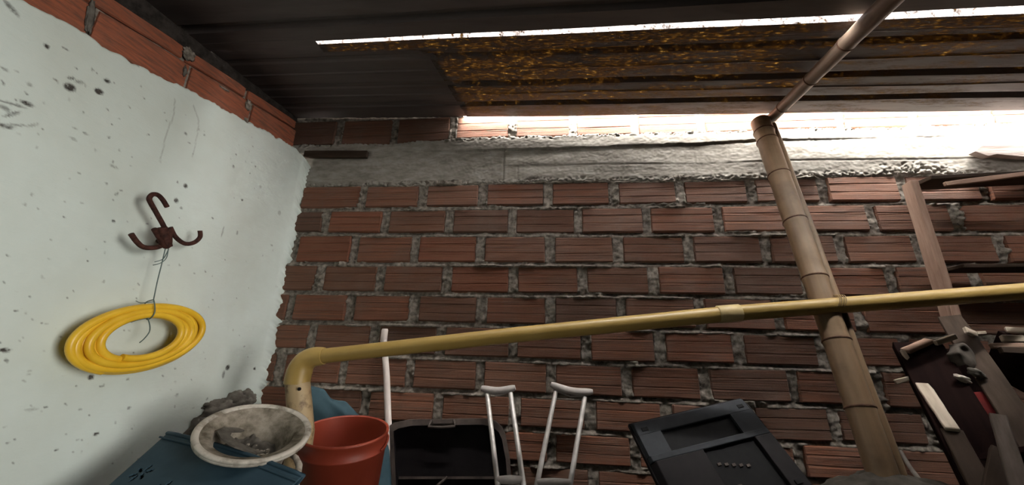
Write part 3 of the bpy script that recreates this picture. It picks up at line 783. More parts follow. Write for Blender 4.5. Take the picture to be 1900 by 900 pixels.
down = MB().tube([pD + Vector((0, 0, .01)), pE, pE2], [.0425, .0425, .0425], 32).build('down_pipe', M_PIPE2, pr); down['label'] = 'dirty beige vertical pipe'
h = atY(555, 722, 1.42 - .043)
MB().tube([h + Vector((0, .004, 0)), h - Vector((0, .0012, 0))], .006, 12).build('bolt_hole', M_BLACK, pr)
# fibre tie where the pipe crosses the post
tie = MB(); cc = atY(1553, 563, 1.42)
for k in range(4):
    ring = []
    for i in range(29):
        th = 2 * math.pi * i / 28 * .98
        ring.append(cc + Vector((-.012 + .007 * k + .012 * math.sin(th), math.cos(th) * .0295, math.sin(th) * .0295)))
    tie.tube(ring, .0013, 6)
o = tie.build('cord_tie', M_CORD, origin=cc); tag(o, 'tan cord tied round the yellow pipe where it crosses the bamboo post', 'cord')

# ================================================================== HOSE COIL, HOOK, WIRE
hk = thing('grapnel_hook', atX(308, 455, XL + .1), 'rusty four-pronged iron hook fixed to the white wall', 'hook')
XH = XL + 0.085
def curve(ptsxy, X=None, n=8):
    P = [atX(x, y, (X if X is not None else xx[0]) if not xx else xx[0]) for x, y, *xx in ptsxy]
    out = []
    for i in range(len(P) - 1):
        p0 = P[max(i - 1, 0)]; p1 = P[i]; p2 = P[i + 1]; p3 = P[min(i + 2, len(P) - 1)]
        for k in range(n):
            t = k / n
            out.append(0.5 * ((2 * p1) + (-p0 + p2) * t + (2 * p0 - 5 * p1 + 4 * p2 - p3) * t * t + (-p0 + 3 * p1 - 3 * p2 + p3) * t ** 3))
    out.append(P[-1]); return out
RB = 0.0075
MB().tube(curve([(312, 452), (306, 425), (293, 400), (280, 377), (277, 368), (283, 361), (293, 362), (302, 371), (310, 384)], XH), RB, 12).build('shank', M_RUST, hk)
MB().tube(curve([(308, 452), (290, 459), (268, 459), (255, 450), (243, 434)], XH), RB * 1.05, 12).build('prong', M_RUST, hk)
MB().tube(curve([(316, 422), (326, 440), (343, 452), (360, 450), (371, 440), (371, 428)], XH), RB * 1.0, 12).build('prong', M_RUST, hk)
MB().tube(curve([(286, 425, XH + .02), (297, 443, XH + .012), (306, 457, XH + .006), (314, 452, XH), (314, 425, XH)]), RB * 1.1, 12).build('prong', M_RUST, hk)
MB().tube(curve([(310, 450, XH), (302, 452, XH - .04), (288, 444, XL - .03)]), RB, 12).build('prong', M_RUST, hk)
MB().tube(curve([(301, 422), (306, 440), (311, 458)], XH + .004), RB * 1.9, 12).build('weld', M_RUST, hk)

coil = MB(); pts = []
XC = XL + 0.075
turns = 6; N = 64
def ell(t, ang, jitter=0.0):
    # t: 0 outer .. 1 inner
    cx = 253 + 13 * t + 2 * math.sin(5 * t); cy = 628 - 2 * t; a_ = 129 - 56 * t; b_ = 58 - 21 * t
    x = a_ * math.cos(ang); y = b_ * math.sin(ang)
    ca, sa = math.cos(-.20), math.sin(-.20)
    return cx + x * ca - y * sa, cy + x * sa + y * ca
for i in range(turns * N + 1):
    T = i / (turns * N)
    ang = 2 * math.pi * i / N + 2.2
    ti = min(1, T * 1.02)
    px, py = ell(ti, ang)
    px += 2.0 * math.sin(ang * .5 + i * .01); py += 1.5 * math.sin(ang * 1.5)
    pts.append(atX(px, py, XC - 0.004 + 0.016 * math.sin(T * 15) * .5 + 0.012 * T))
coil.tube(pts, 0.0112, 14)
pts = []
for i in range(4 * N + 1):     # second layer nearer to the wall
    T = i / (4 * N); ang = 2 * math.pi * i / N + 0.7
    px, py = ell(.10 + .75 * T, ang); px -= 6; py += 2
    pts.append(atX(px, py, XC - 0.030 + 0.006 * math.sin(T * 9)))
coil.tube(pts, 0.0112, 12)
o = coil.build('hose_coil', M_HOSE, origin=atX(253, 628, XC)); tag(o, 'coil of yellow hose hanging on a wire against the white wall', 'hose')
wr_ = MB()
wr_.tube(curve([(307, 460, XH), (300, 490, XH), (292, 522, XC + .012), (285, 556, XC + .020)]), .0016, 6)
wr_.tube(curve([(313, 458, XH), (309, 478, XH), (298, 488, XH + .003), (284, 492, XH + .006)]), .0014, 6)
wr_.tube(curve([(313, 462, XH), (303, 480, XH + .003), (287, 486, XH + .004)]), .0014, 6)
wr_.tube(curve([(285, 556, XC + .020), (287, 566, XC + .026), (287, 580, XC + .030), (280, 590, XC + .026), (272, 592, XC + .005), (268, 580, XC - .045), (270, 562, XC - .045), (285, 556, XC + .020)]), .0018, 6)
wr_.tube(curve([(274, 590, XC + .02), (278, 604, XC + .02), (277, 616, XC + .02), (268, 628, XC + .02), (259, 636, XC + .02)]), .0016, 6)
wr_.tube(curve([(243, 598, XC + .01), (256, 594, XC + .015), (276, 590, XC + .02)]), .0013, 6)
wr_.tube(curve([(252, 558, XC + .016), (262, 562, XC + .02), (286, 560, XC + .022)]), .0013, 6)
o = wr_.build('hanging_wire', M_WIRE, origin=atX(300, 490, XH)); tag(o, 'thin green-grey wire tying the yellow hose coil to the iron hook', 'wire')

# ================================================================== LUMPS OF CEMENT ON THE LEFT WALL
def blob(name, c, rad, mat, parent=None, amp=.35, freq=3.0, sub=4, rot=(0, 0, 0), smooth=True):
    bm = bmesh.new(); bmesh.ops.create_icosphere(bm, subdivisions=sub, radius=1)
    sd = Vector((random.random() * 50, random.random() * 50, 0))
    for v in bm.verts:
        n_ = 1 + amp * mnoise.noise(v.co * freq * .5 + sd) + amp * .5 * mnoise.noise(v.co * freq * 1.6 + sd) + amp * .25 * mnoise.noise(v.co * freq * 4 + sd)
        v.co = Vector((v.co.x * rad[0], v.co.y * rad[1], v.co.z * rad[2])) * n_
    me = bpy.data.meshes.new(name); bm.to_mesh(me); bm.free(); me.materials.append(mat)
    me.polygons.foreach_set('use_smooth', [smooth] * len(me.polygons))
    o = link(name, me, parent); o.location = Vector(c) - (parent.location if parent else Vector()); o.rotation_euler = rot
    return o
lump = thing('cement_lump', atX(415, 790, XL), 'lump of dark dried cement stuck low on the white wall near the corner', 'cement')
for (x, y, ry, rz, rx) in [(432, 742, .075, .045, .035), (408, 765, .085, .06, .04), (382, 795, .10, .07, .035), (455, 745, .05, .05, .03), (392, 745, .045, .02, .015)]:
    pass
def lump_mesh():
    bm = bmesh.new()
    for (x, y, ry, rz, rx) in [(435, 745, .075, .042, .04), (410, 765, .09, .05, .045), (385, 800, .10, .075, .04), (456, 742, .045, .045, .032), (396, 752, .05, .022, .02)]:
        q = atX(x, y, XL + .004)
        r = bmesh.ops.create_icosphere(bm, subdivisions=4, radius=1)
        for v in r['verts']:
            n_ = 1 + .35 * mnoise.noise(v.co * 1.8 + q * 7) + .22 * mnoise.noise(v.co * 4.5 + q * 5) + .10 * mnoise.noise(v.co * 11 + q)
            v.co = q + Vector((v.co.x * rx, v.co.y * ry, v.co.z * rz)) * n_
    return bm
bm = lump_mesh()
for v in bm.verts: v.co -= lump.location
me = bpy.data.meshes.new('crust'); bm.to_mesh(me); bm.free(); me.materials.append(M_CEMENT); me.polygons.foreach_set('use_smooth', [True] * len(me.polygons)); link('crust', me, lump)

# ================================================================== POT
def frame_from(center, normal, xdir):
    z = Vector(normal).normalized(); x = Vector(xdir); x = (x - z * x.dot(z)).normalized(); y = z.cross(x)
    m = Matrix((x, y, z)).transposed().to_4x4(); m.translation = center; return m
pc = atD(474, 801, 1.17)
potn = Vector((0.26, -0.26, 0.93))
pm = frame_from(pc, potn, (1, 0, 0))
pot = thing('mixing_pot', pc - pm.to_3x3() @ Vector((0, 0, .19)), 'round white plastic pot caked inside with dried cement, tilted on the blue basket', 'pot')
R_ = .157
MB().lathe([(R_ - .004, -.004), (R_, .002), (R_ - .001, .006), (R_ - .010, .008), (R_ - .018, .004), (R_ - .023, -.006), (R_ - .013, -.012), (R_ - .003, -.010), (R_ - .004, -.004)], pm, 64).build('rim', M_POT, pot)
MB().lathe([(R_ - .012, -.008), (R_ - .042, -.014), (R_ - .070, -.13), (R_ - .085, -.185), (0.001, -.19)], pm, 64).build('bowl', M_POT, pot)
inn = MB().lathe([(R_ - .019, .002), (R_ - .048, -.010), (R_ - .078, -.110), (R_ - .100, -.145), (0.001, -.150)], pm, 64).build('inner_wall', M_POT_IN, pot)
for p in inn.data.polygons: p.flip()
# cement left in the pot: a crusted bed sloping up one side
bm = bmesh.new(); bmesh.ops.create_grid(bm, x_segments=44, y_segments=44, size=.094)
for v in list(bm.verts):
    if v.co.length > .094: bm.verts.remove(v); continue
    x, y = v.co.x, v.co.y
    z = -.085 + .028 * mnoise.noise(Vector((x * 22, y * 22, 2))) + .012 * mnoise.noise(Vector((x * 70, y * 70, 1))) - .12 * x - .10 * y * 0
    v.co = pm @ Vector((x, y, z)) - pot.location
me = bpy.data.meshes.new('cement_crust'); bm.to_mesh(me); bm.free(); me.materials.append(M_CEMENT); me.polygons.foreach_set('use_smooth', [True] * len(me.polygons)); link('cement_crust', me, pot)
def shard(poly, z0, z1, mat, nm, tilt):
    o = MB().prism(poly, pm @ tilt, z0, z1).build(nm, mat, pot); return o
shard([(-.135, .00), (-.115, .05), (-.085, .062), (-.082, .04), (-.095, .0), (-.07, -.045), (-.02, -.062), (.045, -.058), (.08, -.035), (.07, -.085), (.0, -.108), (-.07, -.098), (-.12, -.06)], -.006, .0, M_CEMENT, 'cement_sliver', Matrix.Scale(.78, 4) @ Matrix.Translation((0, 0.0, -.040)) @ Euler((-.35, .12, 0)).to_matrix().to_4x4())
cr = MB()
for i in range(34):
    x, y = random.gauss(.03, .035), random.gauss(.012, .012); s_ = random.uniform(.0015, .005)
    c = pm @ Vector((x, y, -.066 - .12 * x + random.uniform(0, .004)))
    cr.box(c, (s_, random.uniform(-.3, .3) * s_, 0), (0, s_ * .8, .3 * s_), (0, -.2 * s_, s_ * .6))
o = cr.build('crumbs', M_CRUMB, pot); o['kind'] = 'stuff'
# ================================================================== BLUE BASKET
bk = thing('plastic_basket', atD(330, 960, 1.0), 'blue perforated plastic basket in the corner below the white pot', 'basket')
A = atX(309, 806, -1.02); B = atD(552, 868, 1.02); 
A = atD(311, 806, 1.20); B = atD(556, 884, 1.035)
C_ = atD(178, 925, 0.97)
# local frame in the side wall: u from A to B, v down the side
u = (B - A); ul = u.length; u.normalize()
vd = (C_ - A); vd = (vd - u * vd.dot(u)).normalized()
nn = u.cross(vd).normalized()
if nn.dot(FWD) > 0: nn = -nn
# side with real holes: build as grid and drop the faces inside petal holes
NU, NV = 150, 110; Ls, Hs = ul * 1.02, .42
def petals():
    out = []
    for (cx, cy) in [(.12, .13), (.245, .155), (.06, .25), (.18, .26), (.31, .25), (.12, .36), (.25, .35)]:
        for k in range(6): 
            a_ = k * math.pi / 3 + .4; out.append((cx + .018 * math.cos(a_), cy + .018 * math.sin(a_), a_))
    return out
PE = petals()
def corner_of(uu, vv):
    flare = -(0.02) * vv
    taper = (C_ - A).dot(u) / max((C_ - A).dot(vd), 1e-6)
    x = uu * Ls; 
    return A + u * (x + taper * vv * (1 - uu)) + vd * vv + nn * (0.012 * math.sin(math.pi * uu))
V = []; keepf = []
for i in range(NU):
    for j in range(NV): V.append(corner_of(i / (NU - 1), Hs * j / (NV - 1)))
F = []
for i in range(NU - 1):
    for j in range(NV - 1):
        p = V[i * NV + j]; x = (p - A).dot(u); y = (p - A).dot(vd); hole = False
        for cx, cy, a_ in PE:
            dx, dy = x - cx, y - cy; r_ = dx * math.cos(a_) + dy * math.sin(a_); s_ = -dx * math.sin(a_) + dy * math.cos(a_)
            if (r_ / .012) ** 2 + (s_ / .0045) ** 2 < 1: hole = True; break
        if not hole: F.append((i * NV + j, (i + 1) * NV + j, (i + 1) * NV + j + 1, i * NV + j + 1))
mb = MB(); mb.add(V, F, True); o = mb.build('side_wall', M_BLUE, bk); so = o.modifiers.new('s', 'SOLIDIFY'); so.thickness = .004
rimpts = [A + u * (Ls * t) + nn * (.004 + 0.012 * math.sin(math.pi * t)) + vd * (-.002) for t in np.linspace(0, 1, 16)]
MB().tube([A - nn * .22 - u * .02] + [A - nn * .1 - u * .01] + rimpts + [rimpts[-1] - nn * .08 - u * .065, rimpts[-1] - nn * .16 - u * .13], .0065, 10).build('rolled_rim', M_BLUE, bk)
MB().tube([p + vd * .022 + nn * .002 for p in rimpts], .003, 8).build('rib', M_BLUE, bk)
ins = MB(); 0 and ins.add([A - nn * .03 + vd * .02, B - nn * .03 + vd * .02, B - nn * .03 + vd * .42, corner_of(0, .42) - nn * .03 + u * .02], [(0, 1, 2, 3)]); pass
side2 = MB(); side2.add([A, A - nn * .22, corner_of(0, Hs) - nn * .2, corner_of(0, Hs)], [(0, 1, 2, 3)]); o = side2.build('end_wall', M_BLUE, bk); so = o.modifiers.new('s', 'SOLIDIFY'); so.thickness = .004
side3 = MB(); side3.add([B, B - nn * .16 - u * .13, corner_of(1, Hs) - nn * .16 - u * .13, corner_of(1, Hs)], [(0, 1, 2, 3)]); o = side3.build('end_wall', M_BLUE, bk); so = o.modifiers.new('s', 'SOLIDIFY'); so.thickness = .004
lo = corner_of(.0, Hs); lo2 = corner_of(1, Hs)
zb_ = min(lo.z, lo2.z)
# white hoop of a drum between the basket and the red bucket
hp = thing('white_hoop', atD(540, 900, 1.08), 'dirty white bent hoop between the blue basket and the red bucket', 'hoop')
MB().tube([atD(x, y, d) for x, y, d in [(536, 840, 1.17), (549, 850, 1.13), (555, 864, 1.10), (553, 880, 1.07), (543, 893, 1.04), (526, 903, 1.02), (500, 915, 1.0)]], [.007, .008, .009, .009, .008, .008, .007], 12).build('hoop_tube', M_POT, hp)
MB().tube([atD(x, y, d) for x, y, d in [(546, 885, 1.05), (552, 895, 1.05), (556, 915, 1.05)]], .004, 8).build('hoop_tail', M_POT, hp)

# ================================================================== RED BUCKET
bc = atD(640, 800, 1.42)
bmx = frame_from(bc, (0.05, -0.16, 0.98), (1, 0, 0))
buck = thing('bucket', Vector((bc.x, bc.y + .06, FLOOR)), 'red-orange plastic bucket behind the white pot, below the yellow pipe', 'bucket')
R_ = .153
Hb = (bc.z - FLOOR) / .98
MB().lathe([(R_ + .006, .0), (R_ + .005, .005), (R_, .006), (R_ - .004, .002)], bmx, 64).build('rim', M_RED, buck)
MB().lathe([(R_ + .006, .0), (R_ + .004, -.008), (R_ + .001, -.012), (R_ + .001, -.045), (R_ + .004, -.048), (R_ + .004, -.053), (R_ - .001, -.056), (R_ * .66, -Hb + .012), (.001, -Hb + .012)], bmx, 64).build('body', M_RED, buck)
o = MB().lathe([(R_ - .004, .002), (R_ - .006, -.05), (R_ * .62, -Hb + .03), (.001, -Hb + .03)], bmx, 64).build('inside', M_RED, buck)
for p in o.data.polygons: p.flip()
e0 = bmx @ Vector((R_ + .004, 0, -.03))
MB().tube([bmx @ Vector(((R_ + .006) * math.cos(t), (R_ + .006) * math.sin(t) * .98, -.03 - .035 * math.sin(t + 2.6) ** 2)) for t in np.linspace(-.15, .9, 12)], .004, 8).build('handle', M_RED, buck)

# ================================================================== BLUE TARP
def cloth(name, rows, mat, parent=None, origin=None, seed=3, amp=.012, n=26):
    """rows: list of polylines (same count) from top to bottom"""
    R0 = []
    for r_ in rows:
        pts_ = [Vector(p) for p in r_]; xs_ = np.linspace(0, len(pts_) - 1, n)
        R0.append([pts_[int(min(x, len(pts_) - 1.0001))].lerp(pts_[min(int(min(x, len(pts_) - 1.0001)) + 1, len(pts_) - 1)], x - int(min(x, len(pts_) - 1.0001))) for x in xs_])
    G = []
    for x in np.linspace(0, len(R0) - 1, n):
        i = int(min(x, len(R0) - 1.0001)); G.append([R0[i][k].lerp(R0[i + 1][k], x - i) for k in range(n)])
    mb = MB(); V = []
    for i in range(n):
        for k in range(n):
            p = G[i][k]; V.append(p + Vector((0, 1, .3)) * amp * (mnoise.noise(p * 9 + Vector((seed, 0, 0))) + .5 * mnoise.noise(p * 23)))
    mb.add(V, [(i * n + k, i * n + k + 1, (i + 1) * n + k + 1, (i + 1) * n + k) for i in range(n - 1) for k in range(n - 1)], True)
    o = mb.build(name, mat, parent, origin=origin); so = o.modifiers.new('s', 'SOLIDIFY'); so.thickness = .003
    return o
o = cloth('tarpaulin', [[atY(568, 718, 1.62), atY(578, 719, 1.63), atY(600, 724, 1.66), atY(616, 740, 1.68), atY(640, 744, 1.70), atY(650, 756, 1.70), atY(664, 775, 1.71)],
                        [atY(560, 770, 1.62), atY(590, 770, 1.64), atY(620, 770, 1.66), atY(640, 770, 1.66), atY(655, 775, 1.68), atY(670, 782, 1.70), atY(700, 790, 1.72)],
                        [atY(560, 880, 1.60), atY(600, 880, 1.62), atY(640, 880, 1.64), atY(665, 880, 1.64), atY(690, 880, 1.66), atY(705, 870, 1.68), atY(722, 830, 1.72)],
                        [atY(560, 990, 1.50), atY(600, 990, 1.52), atY(640, 990, 1.54), atY(665, 990, 1.56), atY(690, 990, 1.58), atY(705, 990, 1.62), atY(728, 990, 1.68)]], M_TARP, origin=atY(640, 850, 1.65))
tag(o, 'blue-green tarpaulin bunched between the red bucket and the brick wall', 'tarpaulin')

# ================================================================== WHITE STICK
ws = thing('plastic_rod', atY(722, 990, 1.66), 'thin white rod standing upright against the bricks left of the crutches', 'rod')
w0 = atY(714.5, 610, 1.80); w1 = atY(717.5, 700, 1.785); w2 = atY(721, 800, 1.76); w3 = w2 + (w2 - w1) * ((w2.z - FLOOR) / (w1.z - w2.z))
MB().tube([w3, w2, w1, w0 - Vector((0, 0, .045))], [.0145, .0145, .0145, .0135], 16).build('shaft', M_WHITE_PVC, ws)
MB().tube([w0 - Vector((0, 0, .062)), w0 - Vector((0, 0, .060)), w0 - Vector((0, 0, .006)), w0], [.0135, .0155, .0155, .012], 16).build('cap', M_WHITE_PVC, ws)

# ================================================================== BLACK CASE
cs = thing('open_case', atY(830, 960, 1.66), 'black open plastic case standing on its edge behind the left crutch', 'case')
cm_o = atY(830, 838, 1.79)
ux = (atY(940, 800, 1.72) - atY(722, 800, 1.72)).normalized()
vz = Vector((0, -0.16, -1)).normalized(); vz = (vz - ux * vz.dot(ux)).normalized()
nz = ux.cross(vz); nz = -nz if nz.y > 0 else nz     # towards the viewer
def cp(px, py, off=0.0):
    d = ray(px, py); t = (cm_o + nz * off).dot(nz) / d.dot(nz); return d * t
outl = [(722, 790), (732, 784), (760, 778), (830, 777), (900, 776), (920, 781), (932, 792), (938, 806), (946, 850), (950, 905), (950, 960), (730, 960), (726, 880)]
def ringof(pts_, off): return [cp(x, y, off) for x, y in pts_]
n = len(outl)
ctr = Vector((838, 868))
ins_ = [(ctr.x + (x - ctr.x) * .93, ctr.y + (y - ctr.y) * .87 ) for x, y in outl]
ins2 = [(ctr.x + (x - ctr.x) * .90, ctr.y + (y - ctr.y) * .84 ) for x, y in outl]
rings = [ringof(outl, -.0), ringof(outl, .055), ringof(ins_, .058), ringof(ins2, .006)]
mb = MB(); V = sum(rings, [])
F = [(r * n + k, r * n + (k + 1) % n, (r + 1) * n + (k + 1) % n, (r + 1) * n + k) for r in range(2) for k in range(n)]
mb.add(V[:3 * n], F); mb.add(rings[0], [tuple(range(n))]); mb.build('shell', M_CASE_RIM, cs, bevel=.002)
mb = MB(); mb.add(rings[2] + rings[3], [(k, (k + 1) % n, n + (k + 1) % n, n + k) for k in range(n)] + [tuple(range(n, 2 * n))]); mb.build('lining', M_BLACK, cs)
def cbox(px0, py0, px1, py1, o0, o1): 
    mb = MB(); a_ = [cp(px0, py0, o0), cp(px1, py0, o0), cp(px1, py1, o0), cp(px0, py1, o0), cp(px0, py0, o1), cp(px1, py0, o1), cp(px1, py1, o1), cp(px0, py1, o1)]
    mb.add(a_, [(0, 1, 2, 3), (7, 6, 5, 4), (0, 4, 5, 1), (1, 5, 6, 2), (2, 6, 7, 3), (3, 7, 4, 0)]); return mb
hd = MB().tube([cp(800, 781, .062), cp(797, 786, .075), cp(795, 792, .085), cp(820, 793, .088), cp(844, 791, .085), cp(844, 784, .075), cp(842, 780, .062)], .0055, 10).build('handle', M_CASE_RIM, cs)
cbox(803, 778, 839, 786, .06, .072).build('latch', M_CASE_RIM, cs)
cbox(740, 884, 925, 889, .012, .035).build('tray_edge', M_CASE_RIM, cs)
MB().tube([cp(798, 912, .07), cp(830, 885, .05)], .005, 8).build('strut', M_CASE_RIM, cs)

# ================================================================== CRUTCHES
def crutch(tl, tr, pl, pr_, bl, br, yt, yb, label):
    r = thing('crutch', atY((bl[0] + br[0]) / 2, 980, yb), label, 'crutch', 'aluminium crutches against the brick wall')
    L_, R_ = atY(*tl, yt), atY(*tr, yt); mid = (L_ + R_) / 2
    pts_ = []; rad = []
    for i in range(17):
        t = i / 16; p = L_.lerp(R_, t) - Vector((0, 0, .012 * math.sin(math.pi * t)))
        pts_.append(p); rad.append(.0155 * (1 - .35 * abs(2 * t - 1) ** 6))
    pad = MB(); pad.tube(pts_, rad, 14); pad.build('armpit_pad', M_PAD, r)
    a0, b0 = atY(*pl, yt), atY(*pr_, yt); a1, b1 = atY(*bl, yb), atY(*br, yb)
    MB().tube([a0 + Vector((0, 0, .004)), (a0 + b0) / 2 - Vector((0, 0, .008)), b0 + Vector((0, 0, .004))], .0035, 8).build('top_bar', M_ALU, r)
    for p, q in ((a0, a1), (b0, b1)):
        MB().tube([p, p.lerp(q, .5), q], .0098, 14).build('upright', M_ALU, r)
    ga, gb = a0.lerp(a1, .93), b0.lerp(b1, .93)
    MB().tube([ga, (ga + gb) / 2, gb], [.012, .015, .012], 12).build('hand_grip', M_PAD, r)
    ft = (a1 + b1) / 2; ft = Vector((ft.x, ft.y - .03, FLOOR))
    for q in (a1, b1): MB().tube([q, q.lerp(ft, .55) , ft + Vector((0, 0, .05)) + (q - ft) * .06], .0098, 12).build('lower_upright', M_ALU, r)
    MB().tube([ft + Vector((0, 0, .06)), ft], [.013, .017], 14).build('rubber_foot', M_PAD, r)
    return r
crutch((893, 720), (956, 719), (904, 731), (947, 729), (924, 905), (972, 905), 1.70, 1.50, 'grey aluminium crutch on the left, leaning in front of the black case')
crutch((1022, 713), (1100, 727), (1031, 727), (1085, 737), (994, 910), (1056, 910), 1.74, 1.56, 'grey aluminium crutch on the right, leaning on bare brick wall')

# ================================================================== MONITOR
TL = atY(1166, 785, 1.50); TR = atY(1374, 737, 1.60)
mu = (TR - TL); mw_ = mu.length; mu.normalize()
mv = Vector((0.13, -0.62, -0.78)); mv = (mv - mu * mv.dot(mu)).normalized()
mn = mu.cross(mv); mn = -mn if mn.y > 0 else mn
tv = thing('monitor', TL + mv * .40, 'dark grey flat monitor seen from the back, propped against the bricks', 'monitor')
def mp_(a, b, c): return TL + mu * a + mv * b + mn * c
def mslab(poly0, c0, poly1, c1, nm, mat, bev=.003, par=tv):
    n = len(poly0); mb = MB()
    mb.add([mp_(x, y, c0) for x, y in poly0] + [mp_(x, y, c1) for x, y in poly1],
           [tuple(range(n)), tuple(reversed(range(n, 2 * n)))] + [(n + i, n + (i + 1) % n, (i + 1) % n, i) for i in range(n)])
    bm = bmesh.new()
    for v in mb.v: bm.verts.new(Vector(v) - tv.location)
    bm.verts.ensure_lookup_table()
    for f in mb.f: bm.faces.new([bm.verts[i] for i in f])
    bmesh.ops.recalc_face_normals(bm, faces=bm.faces)
    me = bpy.data.meshes.new(nm); bm.to_mesh(me); bm.free(); me.materials.append(mat)
    o = link(nm, me, par)
    if bev: b = o.modifiers.new('b', 'BEVEL'); b.width = bev; b.segments = 2; b.limit_method = 'ANGLE'
    return o
W_ = mw_
full = [(0, 0), (W_, 0), (W_ + .012, .03), (W_ + .012, .50), (0, .50)]
mslab(full, -.022, full, -.004, 'bezel', M_BLACK)
# back shell as a frame around the recesses
def rect(a, b, c, d): return [(a, b), (c, b), (c, d), (a, d)]
vx0, vx1, vy0, vy1 = W_ * .20, W_ * .80, .055, .125
mslab(rect(.004, .004, W_ - .002, vy0), -.004, rect(.010, .012, W_ - .006, vy0), .010, 'top_strip', M_TV)
mslab(rect(.004, vy0, vx0, vy1), -.004, rect(.010, vy0, vx0, vy1), .012, 'side_strip', M_TV, 0)
mslab(rect(vx1, vy0, W_ - .002, vy1), -.004, rect(vx1, vy0, W_ - .004, vy1), .012, 'side_strip', M_TV, 0)
mslab(rect(vx0, vy0, vx1, vy1), -.004, rect(vx0, vy0, vx1, vy1), .001, 'vent_panel', M_TV_DARK, 0)
mslab(rect(.004, vy1, W_ - .002, .145), -.004, rect(.012, vy1, W_ - .004, .145), .016, 'middle_strip', M_TV)
mslab(rect(.004, .145, W_ * .42, .485), -.004, rect(.02, .145, W_ * .42, .47), .020, 'lower_shell', M_BLACK)
mslab(rect(W_ * .85, .145, W_ + .006, .485), -.004, rect(W_ * .85, .145, W_ - .004, .47), .018, 'lower_shell', M_BLACK)
mslab(rect(W_ * .42, .30, W_ * .85, .485), -.004, rect(W_ * .42, .30, W_ * .85, .47), .020, 'lower_shell', M_BLACK)
mslab(rect(W_ * .42, .145, W_ * .85, .30), -.004, rect(W_ * .42, .145, W_ * .85, .30), .003, 'port_recess', M_TV_DARK, 0)
for i in range(5): mslab(rect(W_ * .47 + i * .022, .19 + i * .006, W_ * .47 + i * .022 + .012, .198 + i * .006), .003, rect(W_ * .47 + i * .022, .19 + i * .006, W_ * .47 + i * .022 + .012, .198 + i * .006), .008, 'port', M_CASE_RIM, 0)
pl_ = mslab(rect(W_ * .44, .262, W_ * .53, .325), .004, rect(W_ * .445, .265, W_ * .525, .32), .026, 'connector', simple('brown_connector', (.07, .05, .035), (.11, .08, .06), 20, .6, 0))
for (a_, b_) in ((.03, .032), (W_ - .045, .030), (.13, .27), (W_ - .05, .29)):
    mslab(rect(a_, b_, a_ + .022, b_ + .012), .009, rect(a_, b_, a_ + .022, b_ + .012), .0125 if b_ < .1 else .022, 'screw_cover', M_TV_DARK, 0)

# ================================================================== RIGHT: FRAME, BOARDS AND SCRAP
fr = thing('box_crate', atY(1730, 460, 1.74), 'reddish open wooden box frame propped against the bricks at the right', 'frame')
f0 = atY(1688, 340, 1.735); f1 = atY(1766, 592, 1.66)
dv = (f1 - f0).normalized()
plank('stile', f0, f1, (1, 0, 0), .034, .05, M_WOOD, fr, rag=.03)
g0 = atY(1700, 341, 1.76); g1 = atY(1975, 326, 1.76)
plank('top_rail', g0, g1, (0, 1, 0), .13, .018, M_WOOD_BROWN, fr, rag=.03)
plank('cross_rail', atY(1762, 499, 1.73), atY(2000, 497, 1.73), (0, 1, 0), .12, .016, M_WOOD_BROWN, fr, rag=.03)
o = plank('wooden_lath', atY(1752, 342, 1.66), atY(1990, 312, 1.60), (0, 0, 1), .020, .014, M_WOOD, rag=.12); tag(o, 'splintered thin lath lying on top of the wooden frame', 'lath')
# pale weathered board jammed under the roof edge
bd = MB(); poly = [(1808, 281), (1838, 254), (1862, 232), (1905, 232), (2010, 225), (2010, 288), (1905, 291), (1866, 288), (1850, 286), (1834, 290), (1820, 285)]
V = [atY(x, y, 1.795) for x, y in poly] + [atY(x, y, 1.795) + Vector((0, .030, 0)) for x, y in poly]
nb = len(poly); bd.add(V, [tuple(reversed(range(nb))), tuple(range(nb, 2 * nb))] + [(i, (i + 1) % nb, nb + (i + 1) % nb, nb + i) for i in range(nb)])
o = bd.build('weathered_board', M_WOOD_GREY, origin=atY(1880, 260, 1.8), bevel=.002); tag(o, 'pale weathered board with a slanted end on the concrete band at the right', 'board')
bt = plank('wooden_batten', atY(566, 287, 1.822), atY(682, 287, 1.822), (0, 0, 1), .040, .026, M_WOOD_BROWN, rag=.04); tag(bt, 'short brown batten set in the concrete band beside the white wall', 'batten')

def pl(name, a, b, wdir, w, t, mat, label, cat, rag=.05, group=None):
    o = plank(name, atY(*a), atY(*b), wdir, w, t, mat, rag=rag); tag(o, label, cat, group); return o
pl('long_batten', (1762, 590, 1.60), (1935, 850, 1.20), (1, 0, .6), .062, .022, M_WOOD_BROWN, 'long brown batten slanting down to the right below the wooden frame', 'batten')
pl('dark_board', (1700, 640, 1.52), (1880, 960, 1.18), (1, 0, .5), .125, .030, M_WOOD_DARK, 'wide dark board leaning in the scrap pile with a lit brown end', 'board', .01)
pl('board_offcut', (1679, 652, 1.50), (1725, 632, 1.50), (0, 1, .3), .03, .014, M_WOOD, 'brown offcut lying across the top end of the dark board', 'offcut')
pl('pale_lath', (1674, 650, 1.50), (1704, 700, 1.46), (1, 0, .3), .014, .010, M_WOOD_PALE, 'thin pale lath running down the left edge of the dark board', 'lath')
pl('split_stick', (1660, 709, 1.47), (1706, 697, 1.45), (0, 0, 1), .014, .010, M_WOOD_PALE, 'short pale stick pointing left from the dark board', 'stick')
pl('wood_strip', (1710, 712, 1.42), (1768, 798, 1.30), (1, 0, .5), .030, .012, M_WOOD_PALE, 'tapered pale slat hanging below the dark board, left side', 'slat', .18)
pl('brown_stick', (1765, 800, 1.32), (1850, 960, 1.15), (1, 0, .4), .045, .02, M_WOOD_BROWN, 'dull brown stick continuing below the pale slat', 'stick')
pl('bright_splinter', (1735, 637, 1.48), (1773, 624, 1.48), (0, 0, 1), .017, .012, M_WOOD_PALE, 'bright freshly split splinter left of the long batten', 'splinter')
